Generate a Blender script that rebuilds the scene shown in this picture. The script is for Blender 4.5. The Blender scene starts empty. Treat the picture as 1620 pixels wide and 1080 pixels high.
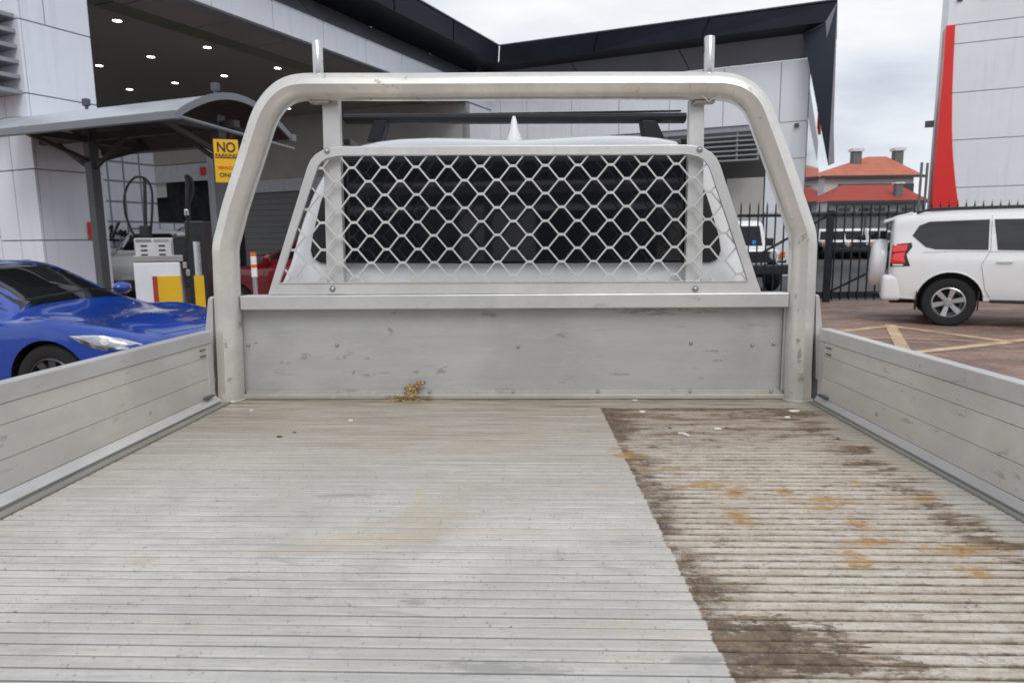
import bpy, bmesh, math, random
from mathutils import Vector, Matrix
from mathutils.bvhtree import BVHTree
R = math.radians
random.seed(7)
S = bpy.context.scene
COL = S.collection

# ------------------------------------------------------------------ camera
F = 1080.0
CAM_H = 1.45
def nrm(v): return Vector(v).normalized()
yw = nrm((0, 540 - 378.5, -1080)); xw = Vector((1, .0104, 0)); xw = (xw - yw * xw.dot(yw)).normalized(); zw = xw.cross(yw)
W = Matrix((xw, yw, zw))                 # camera coords -> world
yt = nrm((36, 146, -1080)); xt = Vector((1, .008, 0)); xt = (xt - yt * xt.dot(yt)).normalized(); zt = xt.cross(yt)
T = Matrix((xt, yt, zt))                 # camera coords -> tray frame
CAM = Vector((0, 0, CAM_H))
cd = bpy.data.cameras.new("camera"); cam = bpy.data.objects.new("camera", cd); COL.objects.link(cam)
cam.matrix_world = Matrix.Translation(CAM) @ W.to_4x4()
cd.lens = 24.0; cd.sensor_width = 36.0; cd.clip_start = .02; cd.clip_end = 900
cd.dof.use_dof = True; cd.dof.focus_distance = 1.3; cd.dof.aperture_fstop = 9.0
S.camera = cam

# ------------------------------------------------------------------ sky and light
SUN_EL, SUN_AZ = R(46), R(168)
world = bpy.data.worlds.new("World"); S.world = world; world.use_nodes = True
nt = world.node_tree; nt.nodes.clear()
wo = nt.nodes.new("ShaderNodeOutputWorld"); bg = nt.nodes.new("ShaderNodeBackground"); bg.inputs[1].default_value = .1
sk = nt.nodes.new("ShaderNodeTexSky"); sk.sky_type = 'NISHITA'; sk.sun_disc = False
sk.sun_elevation = SUN_EL; sk.sun_rotation = SUN_AZ
tc = nt.nodes.new("ShaderNodeTexCoord")
mp = nt.nodes.new("ShaderNodeMapping"); mp.inputs['Scale'].default_value = (1.0, 1.0, 3.0); mp.inputs['Location'].default_value = (.35, .2, .55)
no = nt.nodes.new("ShaderNodeTexNoise"); no.inputs['Scale'].default_value = 2.1; no.inputs['Detail'].default_value = 7; no.inputs['Roughness'].default_value = .52; no.inputs['Distortion'].default_value = .25
cr = nt.nodes.new("ShaderNodeValToRGB")
cr.color_ramp.elements[0].position = .36; cr.color_ramp.elements[0].color = (.50, .54, .62, 1)
cr.color_ramp.elements[1].position = .66; cr.color_ramp.elements[1].color = (.94, .945, .955, 1)
e = cr.color_ramp.elements.new(.50); e.color = (.76, .80, .86, 1)
sc_ = nt.nodes.new("ShaderNodeVectorMath"); sc_.operation = 'SCALE'; sc_.inputs[3].default_value = 10.0
mx = nt.nodes.new("ShaderNodeMix"); mx.data_type = 'RGBA'; mx.inputs[0].default_value = .96
L = nt.links.new
L(tc.outputs['Generated'], mp.inputs[0]); L(mp.outputs[0], no.inputs[0]); L(no.outputs[0], cr.inputs[0]); L(cr.outputs[0], sc_.inputs[0])
L(sk.outputs[0], mx.inputs[6]); L(sc_.outputs[0], mx.inputs[7]); L(mx.outputs[2], bg.inputs[0]); L(bg.outputs[0], wo.inputs[0])
sd = bpy.data.lights.new("sun", 'SUN'); sd.energy = 1.2; sd.angle = R(30); sd.color = (1, .97, .93)
so = bpy.data.objects.new("sun", sd); COL.objects.link(so)
so.rotation_euler = (R(90) - SUN_EL, 0, R(180) - SUN_AZ)
S.view_settings.view_transform = 'Standard'; S.view_settings.look = 'None'
S.view_settings.exposure = 0.10; S.view_settings.gamma = 1; S.view_settings.use_curve_mapping = False
try:
    S.cycles.max_bounces = 6; S.cycles.sample_clamp_indirect = 6
except Exception: pass

# ------------------------------------------------------------------ pixel helpers (photo pixels -> points of the place)
def ray(px, py): return Vector(((px - 810) / F, (540 - py) / F, -1))
def at_z(px, py, z): v = W @ ray(px, py); return v * ((z - CAM_H) / v.z) + CAM
def at_y(px, py, y): v = W @ ray(px, py); return v * (y / v.y) + CAM
def at_plane(px, py, p, n):
    v = W @ ray(px, py); n = Vector(n); return v * ((Vector(p) - CAM).dot(n) / v.dot(n)) + CAM
HB = 1.446      # camera height over the truck's own ground datum; tray floor at 1.0
def ty(px, py, Y): v = T @ ray(px, py); return v * (Y / v.y) + Vector((0, 0, HB))
def tz(px, py, Z=1.0): v = T @ ray(px, py); return v * ((Z - HB) / v.z) + Vector((0, 0, HB))

# ------------------------------------------------------------------ object helpers
def empty(name, loc=(0, 0, 0), rz=0, label=None, cat=None, group=None):
    o = bpy.data.objects.new(name, None); COL.objects.link(o); o.location = loc; o.rotation_euler = (0, 0, rz); o.empty_display_size = .1
    return tag(o, label, cat, group)
def tag(o, label=None, cat=None, group=None, kind=None):
    if label: o['label'] = label
    if cat: o['category'] = cat
    if group: o['group'] = group
    if kind: o['kind'] = kind
    return o
class MB:
    def __init__(s): s.bm = bmesh.new()
    def face(s, pts):
        return s.bm.faces.new([s.bm.verts.new(p) for p in pts])
    def box(s, c, d, m=None, taper=1.0):
        vs = []
        for z in (-.5, .5):
            k = taper if z > 0 else 1
            for x, y in ((-.5, -.5), (.5, -.5), (.5, .5), (-.5, .5)):
                p = Vector((x * d[0] * k, y * d[1] * k, z * d[2]))
                if m is not None: p = m @ p
                vs.append(s.bm.verts.new(Vector(c) + p))
        for f in ((3, 2, 1, 0), (4, 5, 6, 7), (0, 1, 5, 4), (1, 2, 6, 5), (2, 3, 7, 6), (3, 0, 4, 7)):
            s.bm.faces.new([vs[i] for i in f])
        return s
    def bar(s, a, b, w, h, up=(0, 0, 1)):
        a, b = Vector(a), Vector(b); d = b - a; l = d.length; x = d.normalized(); up = Vector(up)
        if abs(x.dot(up)) > .98: up = Vector((0, 1, 0))
        y = up.cross(x).normalized(); z = x.cross(y)
        m = Matrix((x, y, z)).transposed()
        return s.box((a + b) / 2, (l, w, h), m)
    def prism(s, pts, off):
        off = Vector(off); a = [s.bm.verts.new(Vector(p)) for p in pts]; b = [s.bm.verts.new(Vector(p) + off) for p in pts]
        n = len(pts); s.bm.faces.new(a[::-1]); s.bm.faces.new(b)
        for i in range(n): s.bm.faces.new((a[i], a[(i + 1) % n], b[(i + 1) % n], b[i]))
        return s
    def tube(s, path, r, n=10, caps=True, prof=None, up=(0, 1, 0), rs=None):
        path = [Vector(p) for p in path]; up = Vector(up); rings = []
        for i, p in enumerate(path):
            t = (path[min(i + 1, len(path) - 1)] - path[max(i - 1, 0)]).normalized()
            u = up if abs(t.dot(up)) < .98 else Vector((1, 0, 0))
            x = t.cross(u).normalized(); y = x.cross(t).normalized()
            ring = []
            k = rs[i] if rs else 1
            for j in range(n):
                if prof: a, b = prof[j]
                else: th = 2 * math.pi * j / n; a, b = r * math.cos(th), r * math.sin(th)
                ring.append(s.bm.verts.new(p + x * a * k + y * b * k))
            rings.append(ring)
        for q in range(len(rings) - 1):
            for j in range(n):
                s.bm.faces.new((rings[q][j], rings[q][(j + 1) % n], rings[q + 1][(j + 1) % n], rings[q + 1][j]))
        if caps: s.bm.faces.new(rings[0][::-1]); s.bm.faces.new(rings[-1])
        return s
    def lathe(s, prof, c=(0, 0, 0), axis='Y', n=28, close=True):
        # prof: list of (radius, along)
        rings = []
        for r, h in prof:
            ring = []
            for j in range(n):
                th = 2 * math.pi * j / n; a, b = r * math.cos(th), r * math.sin(th)
                p = {'Y': (a, h, b), 'Z': (a, b, h), 'X': (h, a, b)}[axis]
                ring.append(s.bm.verts.new(Vector(c) + Vector(p)))
            rings.append(ring)
        for q in range(len(rings) - 1):
            for j in range(n):
                s.bm.faces.new((rings[q][j], rings[q][(j + 1) % n], rings[q + 1][(j + 1) % n], rings[q + 1][j]))
        if close: s.bm.faces.new(rings[0][::-1]); s.bm.faces.new(rings[-1])
        return s
    def build(s, name, m, parent=None, smooth=0, bevel=0, seg=2):
        bm = s.bm
        bmesh.ops.recalc_face_normals(bm, faces=bm.faces)
        if bevel:
            es = [e for e in bm.edges if len(e.link_faces) == 2 and e.calc_face_angle(0) > .5]
            bmesh.ops.bevel(bm, geom=es, offset=bevel, segments=seg, profile=.5, affect='EDGES', clamp_overlap=True)
        me = bpy.data.meshes.new(name); bm.to_mesh(me); bm.free()
        o = bpy.data.objects.new(name, me); COL.objects.link(o)
        me.materials.append(m)
        if smooth:
            me.shade_smooth()
            me.set_sharp_from_angle(angle=R(smooth))
        if parent: o.parent = parent
        return o
def dup(o, parent=None):
    c = o.copy(); COL.objects.link(c)
    if parent: c.parent = parent
    for ch in [x for x in o.children]: dup(ch, c)
    return c

# ------------------------------------------------------------------ materials
class NT:
    def __init__(s, name):
        s.m = bpy.data.materials.new(name); s.m.use_nodes = True; s.t = s.m.node_tree
        s.b = s.t.nodes['Principled BSDF']; s.n = s.t.nodes; s.tc = s.n.new("ShaderNodeTexCoord")
    def link(s, a, b): s.t.links.new(a, b)
    def val(s, x, sock):
        if isinstance(x, (int, float)): sock.default_value = x
        elif isinstance(x, (tuple, list)): sock.default_value = tuple(x) + ((1,) if len(x) == 3 and len(sock.default_value) == 4 else ())
        else: s.link(x, sock)
    def math(s, op, a, b=0, c=None, clamp=False):
        n = s.n.new("ShaderNodeMath"); n.operation = op; n.use_clamp = clamp
        s.val(a, n.inputs[0]); s.val(b, n.inputs[1])
        if c is not None: s.val(c, n.inputs[2])
        return n.outputs[0]
    def coord(s, obj=None, scale=(1, 1, 1), rot=(0, 0, 0), kind='Object', loc=(0, 0, 0)):
        if obj is not None:
            tc = s.n.new("ShaderNodeTexCoord"); tc.object = obj; src = tc.outputs['Object']
        elif kind == 'World': g = s.n.new("ShaderNodeNewGeometry"); src = g.outputs['Position']
        else: src = s.tc.outputs[kind]
        m = s.n.new("ShaderNodeMapping"); m.inputs['Scale'].default_value = scale; m.inputs['Rotation'].default_value = rot; m.inputs['Location'].default_value = loc
        s.link(src, m.inputs[0]); return m.outputs[0]
    def noise(s, co, scale=5, detail=5, rough=.55, dist=0):
        n = s.n.new("ShaderNodeTexNoise"); n.inputs['Scale'].default_value = scale; n.inputs['Detail'].default_value = detail
        n.inputs['Roughness'].default_value = rough; n.inputs['Distortion'].default_value = dist; s.link(co, n.inputs[0]); return n.outputs[0]
    def voro(s, co, scale=5, out=0, rnd=1):
        n = s.n.new("ShaderNodeTexVoronoi"); n.inputs['Scale'].default_value = scale; n.inputs['Randomness'].default_value = rnd; s.link(co, n.inputs[0]); return n.outputs[out]
    def ramp(s, x, a, b, va=0., vb=1., mode='SMOOTHSTEP'):
        n = s.n.new("ShaderNodeMapRange"); n.interpolation_type = mode; n.clamp = True
        s.link(x, n.inputs[0]) if not isinstance(x, (int, float)) else None
        n.inputs[1].default_value = a; n.inputs[2].default_value = b; n.inputs[3].default_value = va; n.inputs[4].default_value = vb
        return n.outputs[0]
    def mix(s, f, a, b, blend='MIX'):
        n = s.n.new("ShaderNodeMix"); n.data_type = 'RGBA'; n.blend_type = blend
        s.val(f, n.inputs[0]); s.val(a, n.inputs[6]); s.val(b, n.inputs[7]); return n.outputs[2]
    def bump(s, h, strength=.2, dist=.01):
        n = s.n.new("ShaderNodeBump"); n.inputs['Strength'].default_value = strength; n.inputs['Distance'].default_value = dist
        s.link(h, n.inputs['Height']); s.link(n.outputs[0], s.b.inputs['Normal'])
    def set(s, color=None, rough=None, metal=None, spec=None, coat=None, emis=None, es=None):
        I = s.b.inputs
        if color is not None: s.val(color, I['Base Color'])
        if rough is not None: s.val(rough, I['Roughness'])
        if metal is not None: s.val(metal, I['Metallic'])
        if spec is not None: s.val(spec, I['Specular IOR Level'])
        if coat is not None: s.val(coat, I['Coat Weight']); I['Coat Roughness'].default_value = .04
        if emis is not None: s.val(emis, I['Emission Color']); I['Emission Strength'].default_value = es or 1
        return s.m
def plain(name, c, rough=.5, metal=0, spec=.5, var=.08, scale=6, coat=None, kind='World', bump=0):
    n = NT(name); co = n.coord(kind=kind); f = n.noise(co, scale, 5, .6)
    a = tuple(x * (1 - var) for x in c); b = tuple(min(1, x * (1 + var)) for x in c)
    col = n.mix(n.ramp(f, .3, .7), a, b)
    if bump: n.bump(n.noise(co, scale * 12, 4, .6), bump, .01)
    return n.set(col, n.ramp(f, .3, .7, rough * .85, min(1, rough * 1.15)), metal, spec, coat)

# the truck's root comes first: its frame drives the tray materials
Rt = W @ T.transposed()            # tray frame -> world
ute = empty("utility_truck", label="utility truck with dented aluminium tray, mesh headboard and white cab, filling the foreground", cat="truck")
ute.matrix_world = Matrix.Translation(CAM - Rt @ Vector((0, 0, HB))) @ Rt.to_4x4()

def alu(name, base=(.56, .555, .54), streak=(6, 6, 6), rough=.42, metal=.35, scuff=.5, warm=.25, rot=(0, 0, 0), marks=None, Ym=2.03):
    n = NT(name)
    co = n.coord(obj=ute)
    big = n.noise(co, 2.6, 6, .62, .4)
    cs = n.coord(obj=ute, scale=streak, rot=rot)
    st = n.noise(cs, 9, 6, .68)
    fine = n.noise(cs, 60, 4, .7)
    spots = n.noise(n.coord(obj=ute, scale=(streak[0] * .7 + .1, streak[1] * .7 + .1, streak[2] * .7 + .1)), 26, 7, .72, .15)
    dark = n.math('MULTIPLY', n.math('MULTIPLY', n.ramp(spots, .58, .66), n.ramp(n.noise(co, 5, 3, .5), .46, .58)), scuff)
    light = n.math('MULTIPLY', n.ramp(n.noise(cs, 21, 5, .72, .3), .59, .66), scuff * .55)
    c = n.mix(n.ramp(big, .38, .62), tuple(x * .88 for x in base), tuple(min(1, x * 1.07) for x in base))
    c = n.mix(n.math('MULTIPLY', n.ramp(big, .5, .64), warm), c, (base[0] * .86, base[1] * .80, base[2] * .68))
    c = n.mix(n.ramp(st, .38, .64, 0, .38), c, tuple(x * .78 for x in base))
    c = n.mix(light, c, (.74, .74, .73))
    c = n.mix(dark, c, (.20, .19, .18))
    if marks:
        sp = n.n.new("ShaderNodeSeparateXYZ"); n.link(co, sp.inputs[0]); X, Y, Z = sp.outputs
        bn = n.math('SUBTRACT', n.noise(n.coord(obj=ute, scale=(.5, 1, 1.4)), 120, 6, .75, .4), .5); tot = None
        for px, py, rx, rz in marks:
            p = ty(px, py, Ym)
            dx = n.math('DIVIDE', n.math('SUBTRACT', X, p.x), rx); dz = n.math('DIVIDE', n.math('SUBTRACT', Z, p.z), rz)
            d_ = n.math('ADD', n.math('SQRT', n.math('ADD', n.math('MULTIPLY', dx, dx), n.math('MULTIPLY', dz, dz))), n.math('MULTIPLY', bn, 6.5))
            b = n.ramp(d_, .4, 1.2, 1, 0); tot = b if tot is None else n.math('MAXIMUM', tot, b)
        c = n.mix(n.math('MULTIPLY', tot, .62), c, (.22, .21, .20))
    n.bump(n.math('ADD', n.math('MULTIPLY', st, .5), n.math('MULTIPLY', fine, .3)), .12, .003)
    return n.set(c, n.ramp(st, .2, .8, rough * .75, rough * 1.25), metal)

M_hoop = alu("hoop_aluminium", (.80, .78, .735), (1.5, 1.5, 1.2), .37, .66, .5, marks=[(1266, 562, .005, .022), (1268, 600, .009, .014), (1264, 540, .004, .01), (362, 600, .006, .01), (357, 545, .004, .012), (372, 515, .004, .012), (600, 131, .006, .003), (1000, 128, .01, .003), (1262, 470, .003, .01)], Ym=1.96)
M_head = alu("headboard_sheet", (.51, .51, .51), (.25, 1, 3.4), .40, .3, .3, .15, marks=[(482, 564, .018, .008), (553, 558, .014, .006), (535, 567, .008, .004), (544, 565, .006, .004), (581, 567, .008, .003), (406, 543, .010, .003),
    (560, 590, .006, .006), (583, 593, .022, .004), (607, 590, .016, .003), (697, 587, .012, .007), (658, 589, .008, .004), (705, 580, .005, .004), (630, 495, .020, .004), (775, 497, .03, .008), (1040, 490, .12, .004), (1045, 496, .05, .005), (1000, 494, .04, .004), (1120, 493, .05, .003),
    (1130, 555, .03, .003), (1108, 598, .012, .003), (890, 605, .012, .002), (980, 592, .03, .003), (450, 574, .016, .003), (618, 524, .008, .010), (890, 530, .014, .006), (1135, 570, .016, .003)])
M_rail = alu("rail_aluminium", (.66, .655, .65), (.7, 1, 3), .38, .4, .3, .1)
M_guard = alu("guard_aluminium", (.74, .74, .73), (1, 1, 1), .36, .35, .15, .05)
M_side = alu("side_aluminium", (.77, .745, .70), (2, .35, 2.2), .40, .3, .55, .35)
M_lip = alu("lip_aluminium", (.70, .69, .68), (2, .3, 2), .36, .4, .35, .1)
M_trim = alu("dirty_trim", (.50, .49, .45), (1, 1, 3), .5, .3, .8, .8)
M_edge = alu("grimy_edge_trim", (.34, .335, .30), (2, .3, 2), .5, .25, .9, .9)
M_bolt = plain("bolt_metal", (.45, .45, .44), .35, .8)
M_peg = plain("peg_metal", (.62, .62, .61), .28, .8, scale=40)

def floor_mat():
    n = NT("tray_floor_aluminium")
    co = n.coord(obj=ute)
    sp = n.n.new("ShaderNodeSeparateXYZ"); n.link(co, sp.inputs[0]); X, Y, Z = sp.outputs
    # index of the slat and a random value for each slat
    idx = n.math('ROUND', n.math('DIVIDE', n.math('SUBTRACT', Y, .30), .0225))
    wn = n.n.new("ShaderNodeTexWhiteNoise"); wn.noise_dimensions = '1D'; n.link(idx, wn.inputs['W']); rnd = wn.outputs['Value']
    cb_ = n.n.new("ShaderNodeCombineXYZ"); n.link(n.math('MULTIPLY', X, 1.0), cb_.inputs[0]); n.link(n.math('MULTIPLY', idx, 3.7), cb_.inputs[1]); slatco = cb_.outputs[0]
    sl = n.noise(n_scale(n, slatco, (3.2, 1, 1)), 1.6, 4, .6)        # changes from slat to slat, smooth along each
    frac = n.math('ABSOLUTE', n.math('SUBTRACT', n.math('DIVIDE', n.math('SUBTRACT', Y, .30), .0225), idx))   # 0 crown .. .5 groove
    big = n.noise(co, 2.2, 6, .6, .3)
    cs = n.coord(obj=ute, scale=(.16, 1.8, 1))
    streak = n.noise(cs, 30, 8, .72, .3)
    streak2 = n.noise(n.coord(obj=ute, scale=(.05, 3, 1)), 60, 6, .7)
    fiber = n.noise(n.coord(obj=ute, scale=(.12, 1.6, 1), rot=(0, 0, R(4))), 95, 5, .7)
    patch = n.noise(n.coord(obj=ute, scale=(.45, 1.25, 1)), 8.5, 8, .72, .7)
    tiny = n.noise(co, 150, 4, .75)
    mott = n.noise(co, 36, 6, .75, .3)
    clean = n.mix(n.ramp(big, .40, .60), (.57, .545, .495), (.72, .69, .635))
    clean = n.mix(n.ramp(streak, .47, .66, 0, .60), clean, (.43, .425, .41))
    clean = n.mix(n.ramp(fiber, .52, .66, 0, .45), clean, (.50, .49, .47))
    clean = n.mix(n.ramp(mott, .50, .66, 0, .30), clean, (.50, .48, .45))
    clean = n.mix(n.ramp(patch, .56, .68, 0, .5), clean, (.36, .36, .36))
    clean = n.mix(n.ramp(streak2, .50, .62, 0, .32), clean, (.44, .42, .39))
    clean = n.mix(n.ramp(n.noise(n.coord(obj=ute, scale=(.09, 2.2, 1), rot=(0, 0, R(-3))), 70, 6, .8), .53, .64, 0, .5), clean, (.80, .79, .77))
    clean = n.mix(n.math('MULTIPLY', n.ramp(tiny, .57, .64), n.ramp(mott, .46, .60, .1, 1.0)), clean, (.20, .18, .16))
    clean = n.mix(n.ramp(n.noise(n.coord(obj=ute, scale=(.6, 1, 1)), 4.1, 7, .7, .8), .53, .66, 0, .42), clean, (.60, .49, .35))
    clean = n.mix(n.math('MULTIPLY', n.math('SUBTRACT', rnd, .5), .22), clean, (.42, .41, .40))
    clean = n.mix(n.ramp(sl, .50, .66, 0, .35), clean, (.47, .45, .42))
    sx = n.noise(n.coord(obj=ute, scale=(1, .10, 1), rot=(0, 0, R(40))), 34, 4, .6)
    clean = n.mix(n.math('MULTIPLY', n.ramp(sx, .66, .70, 0, .3), n.ramp(n.noise(co, 5, 3, .5), .5, .6)), clean, (.28, .27, .26))
    # dust building up toward the headboard
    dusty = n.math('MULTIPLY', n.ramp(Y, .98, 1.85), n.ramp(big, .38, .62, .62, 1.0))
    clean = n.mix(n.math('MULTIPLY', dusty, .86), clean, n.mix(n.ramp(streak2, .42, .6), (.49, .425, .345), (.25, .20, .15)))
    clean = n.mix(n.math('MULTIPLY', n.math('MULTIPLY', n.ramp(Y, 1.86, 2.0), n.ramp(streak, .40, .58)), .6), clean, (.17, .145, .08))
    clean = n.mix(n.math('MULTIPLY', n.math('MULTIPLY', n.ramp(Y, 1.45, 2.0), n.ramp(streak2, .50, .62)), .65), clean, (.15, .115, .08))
    # dirty rectangle on the right
    edgeX = n.math('SUBTRACT', X, n.math('MULTIPLY_ADD', Y, -.017, .216))
    e1 = n.ramp(n.math('ADD', edgeX, n.math('ADD', n.math('MULTIPLY', n.math('SUBTRACT', tiny, .5), .008), n.math('MULTIPLY', n.math('SUBTRACT', sl, .5), .018))), -.0025, .0025)
    wob = n.math('ADD', n.math('MULTIPLY', n.math('SUBTRACT', sl, .5), .34), n.math('MULTIPLY', n.math('SUBTRACT', streak, .5), .12))
    e2 = n.ramp(n.math('ADD', X, wob), .69, .80, 1, 0)
    e3 = n.ramp(n.math('ADD', Y, n.math('MULTIPLY', n.math('SUBTRACT', streak, .5), .03)), 1.885, 1.90, 1, 0)
    mask = n.math('MULTIPLY', n.math('MULTIPLY', e1, e2), e3)
    dirt = n.noise(n.coord(obj=ute, scale=(.34, 1.4, 1), loc=(3, 1, 0)), 13, 9, .76, .8)
    dirt2 = n.noise(n.coord(obj=ute, scale=(.8, 1.3, 1), loc=(1, 5, 0)), 34, 8, .78, 1.0)
    wid = n.math('MULTIPLY', n.ramp(n.noise(n.coord(obj=ute, scale=(0, 1, 0)), 5.5, 3, .6), .36, .62, .25, 1.25), .085)   # band width varies with y
    dband = n.math('DIVIDE', n.math('ADD', edgeX, n.math('ADD', n.math('MULTIPLY', n.math('SUBTRACT', sl, .5), .16), n.math('MULTIPLY', n.math('SUBTRACT', dirt2, .5), .14))), wid)
    nearL = n.math('MULTIPLY', n.ramp(dband, .1, 1.15, 1, 0), n.ramp(dirt2, .36, .56, .45, 1))
    bandR = n.ramp(n.math('ABSOLUTE', n.math('SUBTRACT', n.math('ADD', X, n.math('MULTIPLY', wob, .6)), .70)), .01, .075, 1, 0)
    nearR = n.math('MULTIPLY', bandR, n.ramp(dirt, .42, .58, .1, .75))
    far = n.ramp(Y, 1.25, 1.88)
    amt = n.math('ADD', n.math('MULTIPLY', n.ramp(dirt, .44, .62), n.math('MULTIPLY_ADD', far, .42, .26)), n.math('MULTIPLY', far, .22))
    amt = n.math('ADD', amt, n.math('MULTIPLY', n.ramp(dirt2, .51, .63), .42))
    amt = n.math('ADD', amt, n.math('MULTIPLY', nearL, .85)); amt = n.math('ADD', amt, nearR)
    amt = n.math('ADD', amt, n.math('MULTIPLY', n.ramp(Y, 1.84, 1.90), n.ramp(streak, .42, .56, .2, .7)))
    bn = n.math('SUBTRACT', n.noise(n.coord(obj=ute, scale=(.38, 1.5, 1)), 62, 7, .74, .5), .5)
    bn2 = n.math('SUBTRACT', n.noise(n.coord(obj=ute, scale=(.7, 1.2, 1), loc=(2, 0, 0)), 22, 7, .72, .4), .5)
    def blob(x, y, rx, ry, w=1.0, lo=.45, hi=1.25):
        dx = n.math('DIVIDE', n.math('SUBTRACT', X, x), rx); dy = n.math('DIVIDE', n.math('SUBTRACT', Y, y), ry)
        d = n.math('SQRT', n.math('ADD', n.math('MULTIPLY', dx, dx), n.math('MULTIPLY', dy, dy)))
        d = n.math('ADD', d, n.math('ADD', n.math('MULTIPLY', bn, 3.6 * w), n.math('MULTIPLY', bn2, 2.4 * w)))
        return n.ramp(d, lo, hi, 1, 0)
    amt = n.math('ADD', amt, n.math('MULTIPLY', blob(.275, .745, .085, .05, .8), .9))
    amt = n.math('ADD', amt, n.math('MULTIPLY', blob(.315, .695, .10, .030, .8), .85))
    amt = n.math('MULTIPLY', amt, mask, clamp=True)
    stained = n.mix(n.ramp(streak, .42, .62), (.70, .65, .575), (.53, .455, .37))
    stained = n.mix(n.ramp(fiber, .52, .64, 0, .4), stained, (.50, .44, .36))
    stained = n.mix(n.ramp(mott, .44, .62, 0, .5), stained, (.46, .385, .30))
    stained = n.mix(n.ramp(tiny, .56, .66, 0, .65), stained, (.17, .12, .08))
    clean = n.mix(n.math('MULTIPLY', n.ramp(frac, .425, .455), n.ramp(streak2, .36, .58, .35, .85)), clean, (.20, .18, .155))
    stained = n.mix(n.math('MULTIPLY', n.ramp(frac, .28, .45), n.ramp(dirt2, .40, .58, .40, .95)), stained, (.17, .115, .07))
    stained = n.mix(n.math('MULTIPLY', far, n.ramp(streak, .36, .62, .45, .85)), stained, (.36, .28, .20))
    col = n.mix(mask, clean, stained)
    brown = n.mix(n.ramp(mott, .42, .60), (.085, .052, .028), (.19, .13, .08))
    col = n.mix(n.ramp(n.math('ADD', amt, n.math('MULTIPLY', n.math('SUBTRACT', tiny, .5), n.math('MULTIPLY', amt, 1.6))), .08, 1.0, 0, .94), col, brown)
    def union(lst, sx_, sy_, w):
        tot = None
        for px, py, rx, ry in lst:
            p = tz(px, py); b = blob(p.x, p.y, rx * sx_, ry * sy_, w); tot = b if tot is None else n.math('MAXIMUM', tot, b)
        return tot
    tot = union([(1120, 768, .055, .016), (1165, 780, .035, .018), (1245, 782, .020, .018), (1310, 790, .030, .016), (1295, 802, .035, .009), (1355, 762, .012, .01),
             (1362, 830, .015, .018), (1385, 857, .03, .012), (1520, 870, .05, .012), (1535, 902, .02, .014), (990, 720, .03, .02), (1065, 742, .045, .008),
             (1165, 818, .02, .02), (1350, 885, .02, .020), (975, 710, .02, .008), (1455, 790, .03, .008)], 1.15, 1.5, 1.5)
    col = n.mix(n.math('MULTIPLY', n.math('MULTIPLY', tot, n.ramp(mott, .40, .52, .35, 1.0)), .85), col, n.mix(n.ramp(dirt2, .40, .58), (.30, .14, .035), (.52, .32, .11)))
    tot = union([(770, 843, .09, .008), (590, 849, .10, .01), (220, 888, .02, .006), (665, 785, .008, .04), (1440, 690, .08, .03)], 1.1, 1.4, .9)
    col = n.mix(n.math('MULTIPLY', tot, .28), col, (.60, .44, .20))
    tot = union([(540, 783, .05, .007), (216, 957, .004, .004), (490, 946, .006, .004), (370, 915, .010, .006), (790, 1057, .06, .010), (1098, 1043, .03, .005), (655, 952, .012, .009)], 1.1, 1.2, 1.3)
    col = n.mix(n.math('MULTIPLY', tot, .55), col, (.28, .275, .27))
    # darker in the grooves between the slats, with brown dirt where stained
    low = n.ramp(Z, .9962, .9992, 1, 0)
    col = n.mix(n.math('MULTIPLY', low, .88), col, n.mix(mask, (.15, .13, .11), (.07, .047, .03)))
    n.bump(n.math('ADD', n.math('MULTIPLY', streak2, .6), n.math('ADD', n.math('MULTIPLY', tiny, .35), n.math('MULTIPLY', mott, .4))), .3, .002)
    return n.set(col, n.math('ADD', n.ramp(streak, .4, .62, .42, .60), n.math('MULTIPLY', amt, .25)), n.math('MULTIPLY_ADD', amt, -.22, .22))
def n_scale(n, sock, sc):
    m = n.n.new("ShaderNodeMapping"); m.inputs['Scale'].default_value = sc; n.link(sock, m.inputs[0]); return m.outputs[0]
M_floor = floor_mat()

M_white = plain("white_car_paint", (.80, .81, .82), .25, 0, .5, .02, 1, coat=.6)
M_blue = plain("blue_car_paint", (.0, .050, .36), .25, .0, .35, .06, 1, coat=1)
M_red = plain("red_car_paint", (.17, .006, .014), .28, .1, .5, .06, 1, coat=1)
M_glass = plain("dark_glass", (.010, .013, .014), .03, 0, .42, .1, 2)
M_privacy = plain("tinted_glass", (.035, .037, .042), .06, 0, .5, .1, 2)
M_black = plain("black_plastic", (.016, .017, .019), .45, 0, .5, .2, 20)
M_rack = plain("matt_black_rack", (.008, .009, .012), .55, 0, .35, .2, 20)
M_rubber = plain("tyre_rubber", (.022, .022, .023), .8, 0, .3, .2, 30)
M_rim = plain("alloy_rim", (.55, .56, .57), .3, .7, .5, .05, 8)
M_rimdk = plain("dark_rim", (.10, .105, .115), .35, .6, .5, .1, 8)
M_chrome = plain("chrome", (.75, .76, .78), .12, .95, .5, .02, 3)
M_lens = plain("headlight_lens", (.42, .44, .47), .08, .2, .6, .25, 22)
M_redlens = NT("tail_lens"); M_redlens.set((.42, .008, .008), .12, 0, .6, 1); M_redlens.set(emis=(.9, .02, .015), es=.35); M_redlens = M_redlens.m
M_orange = plain("indicator_lens", (.75, .16, .01), .2)
M_bluest = plain("blue_sticker", (.02, .22, .65), .5)
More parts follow.
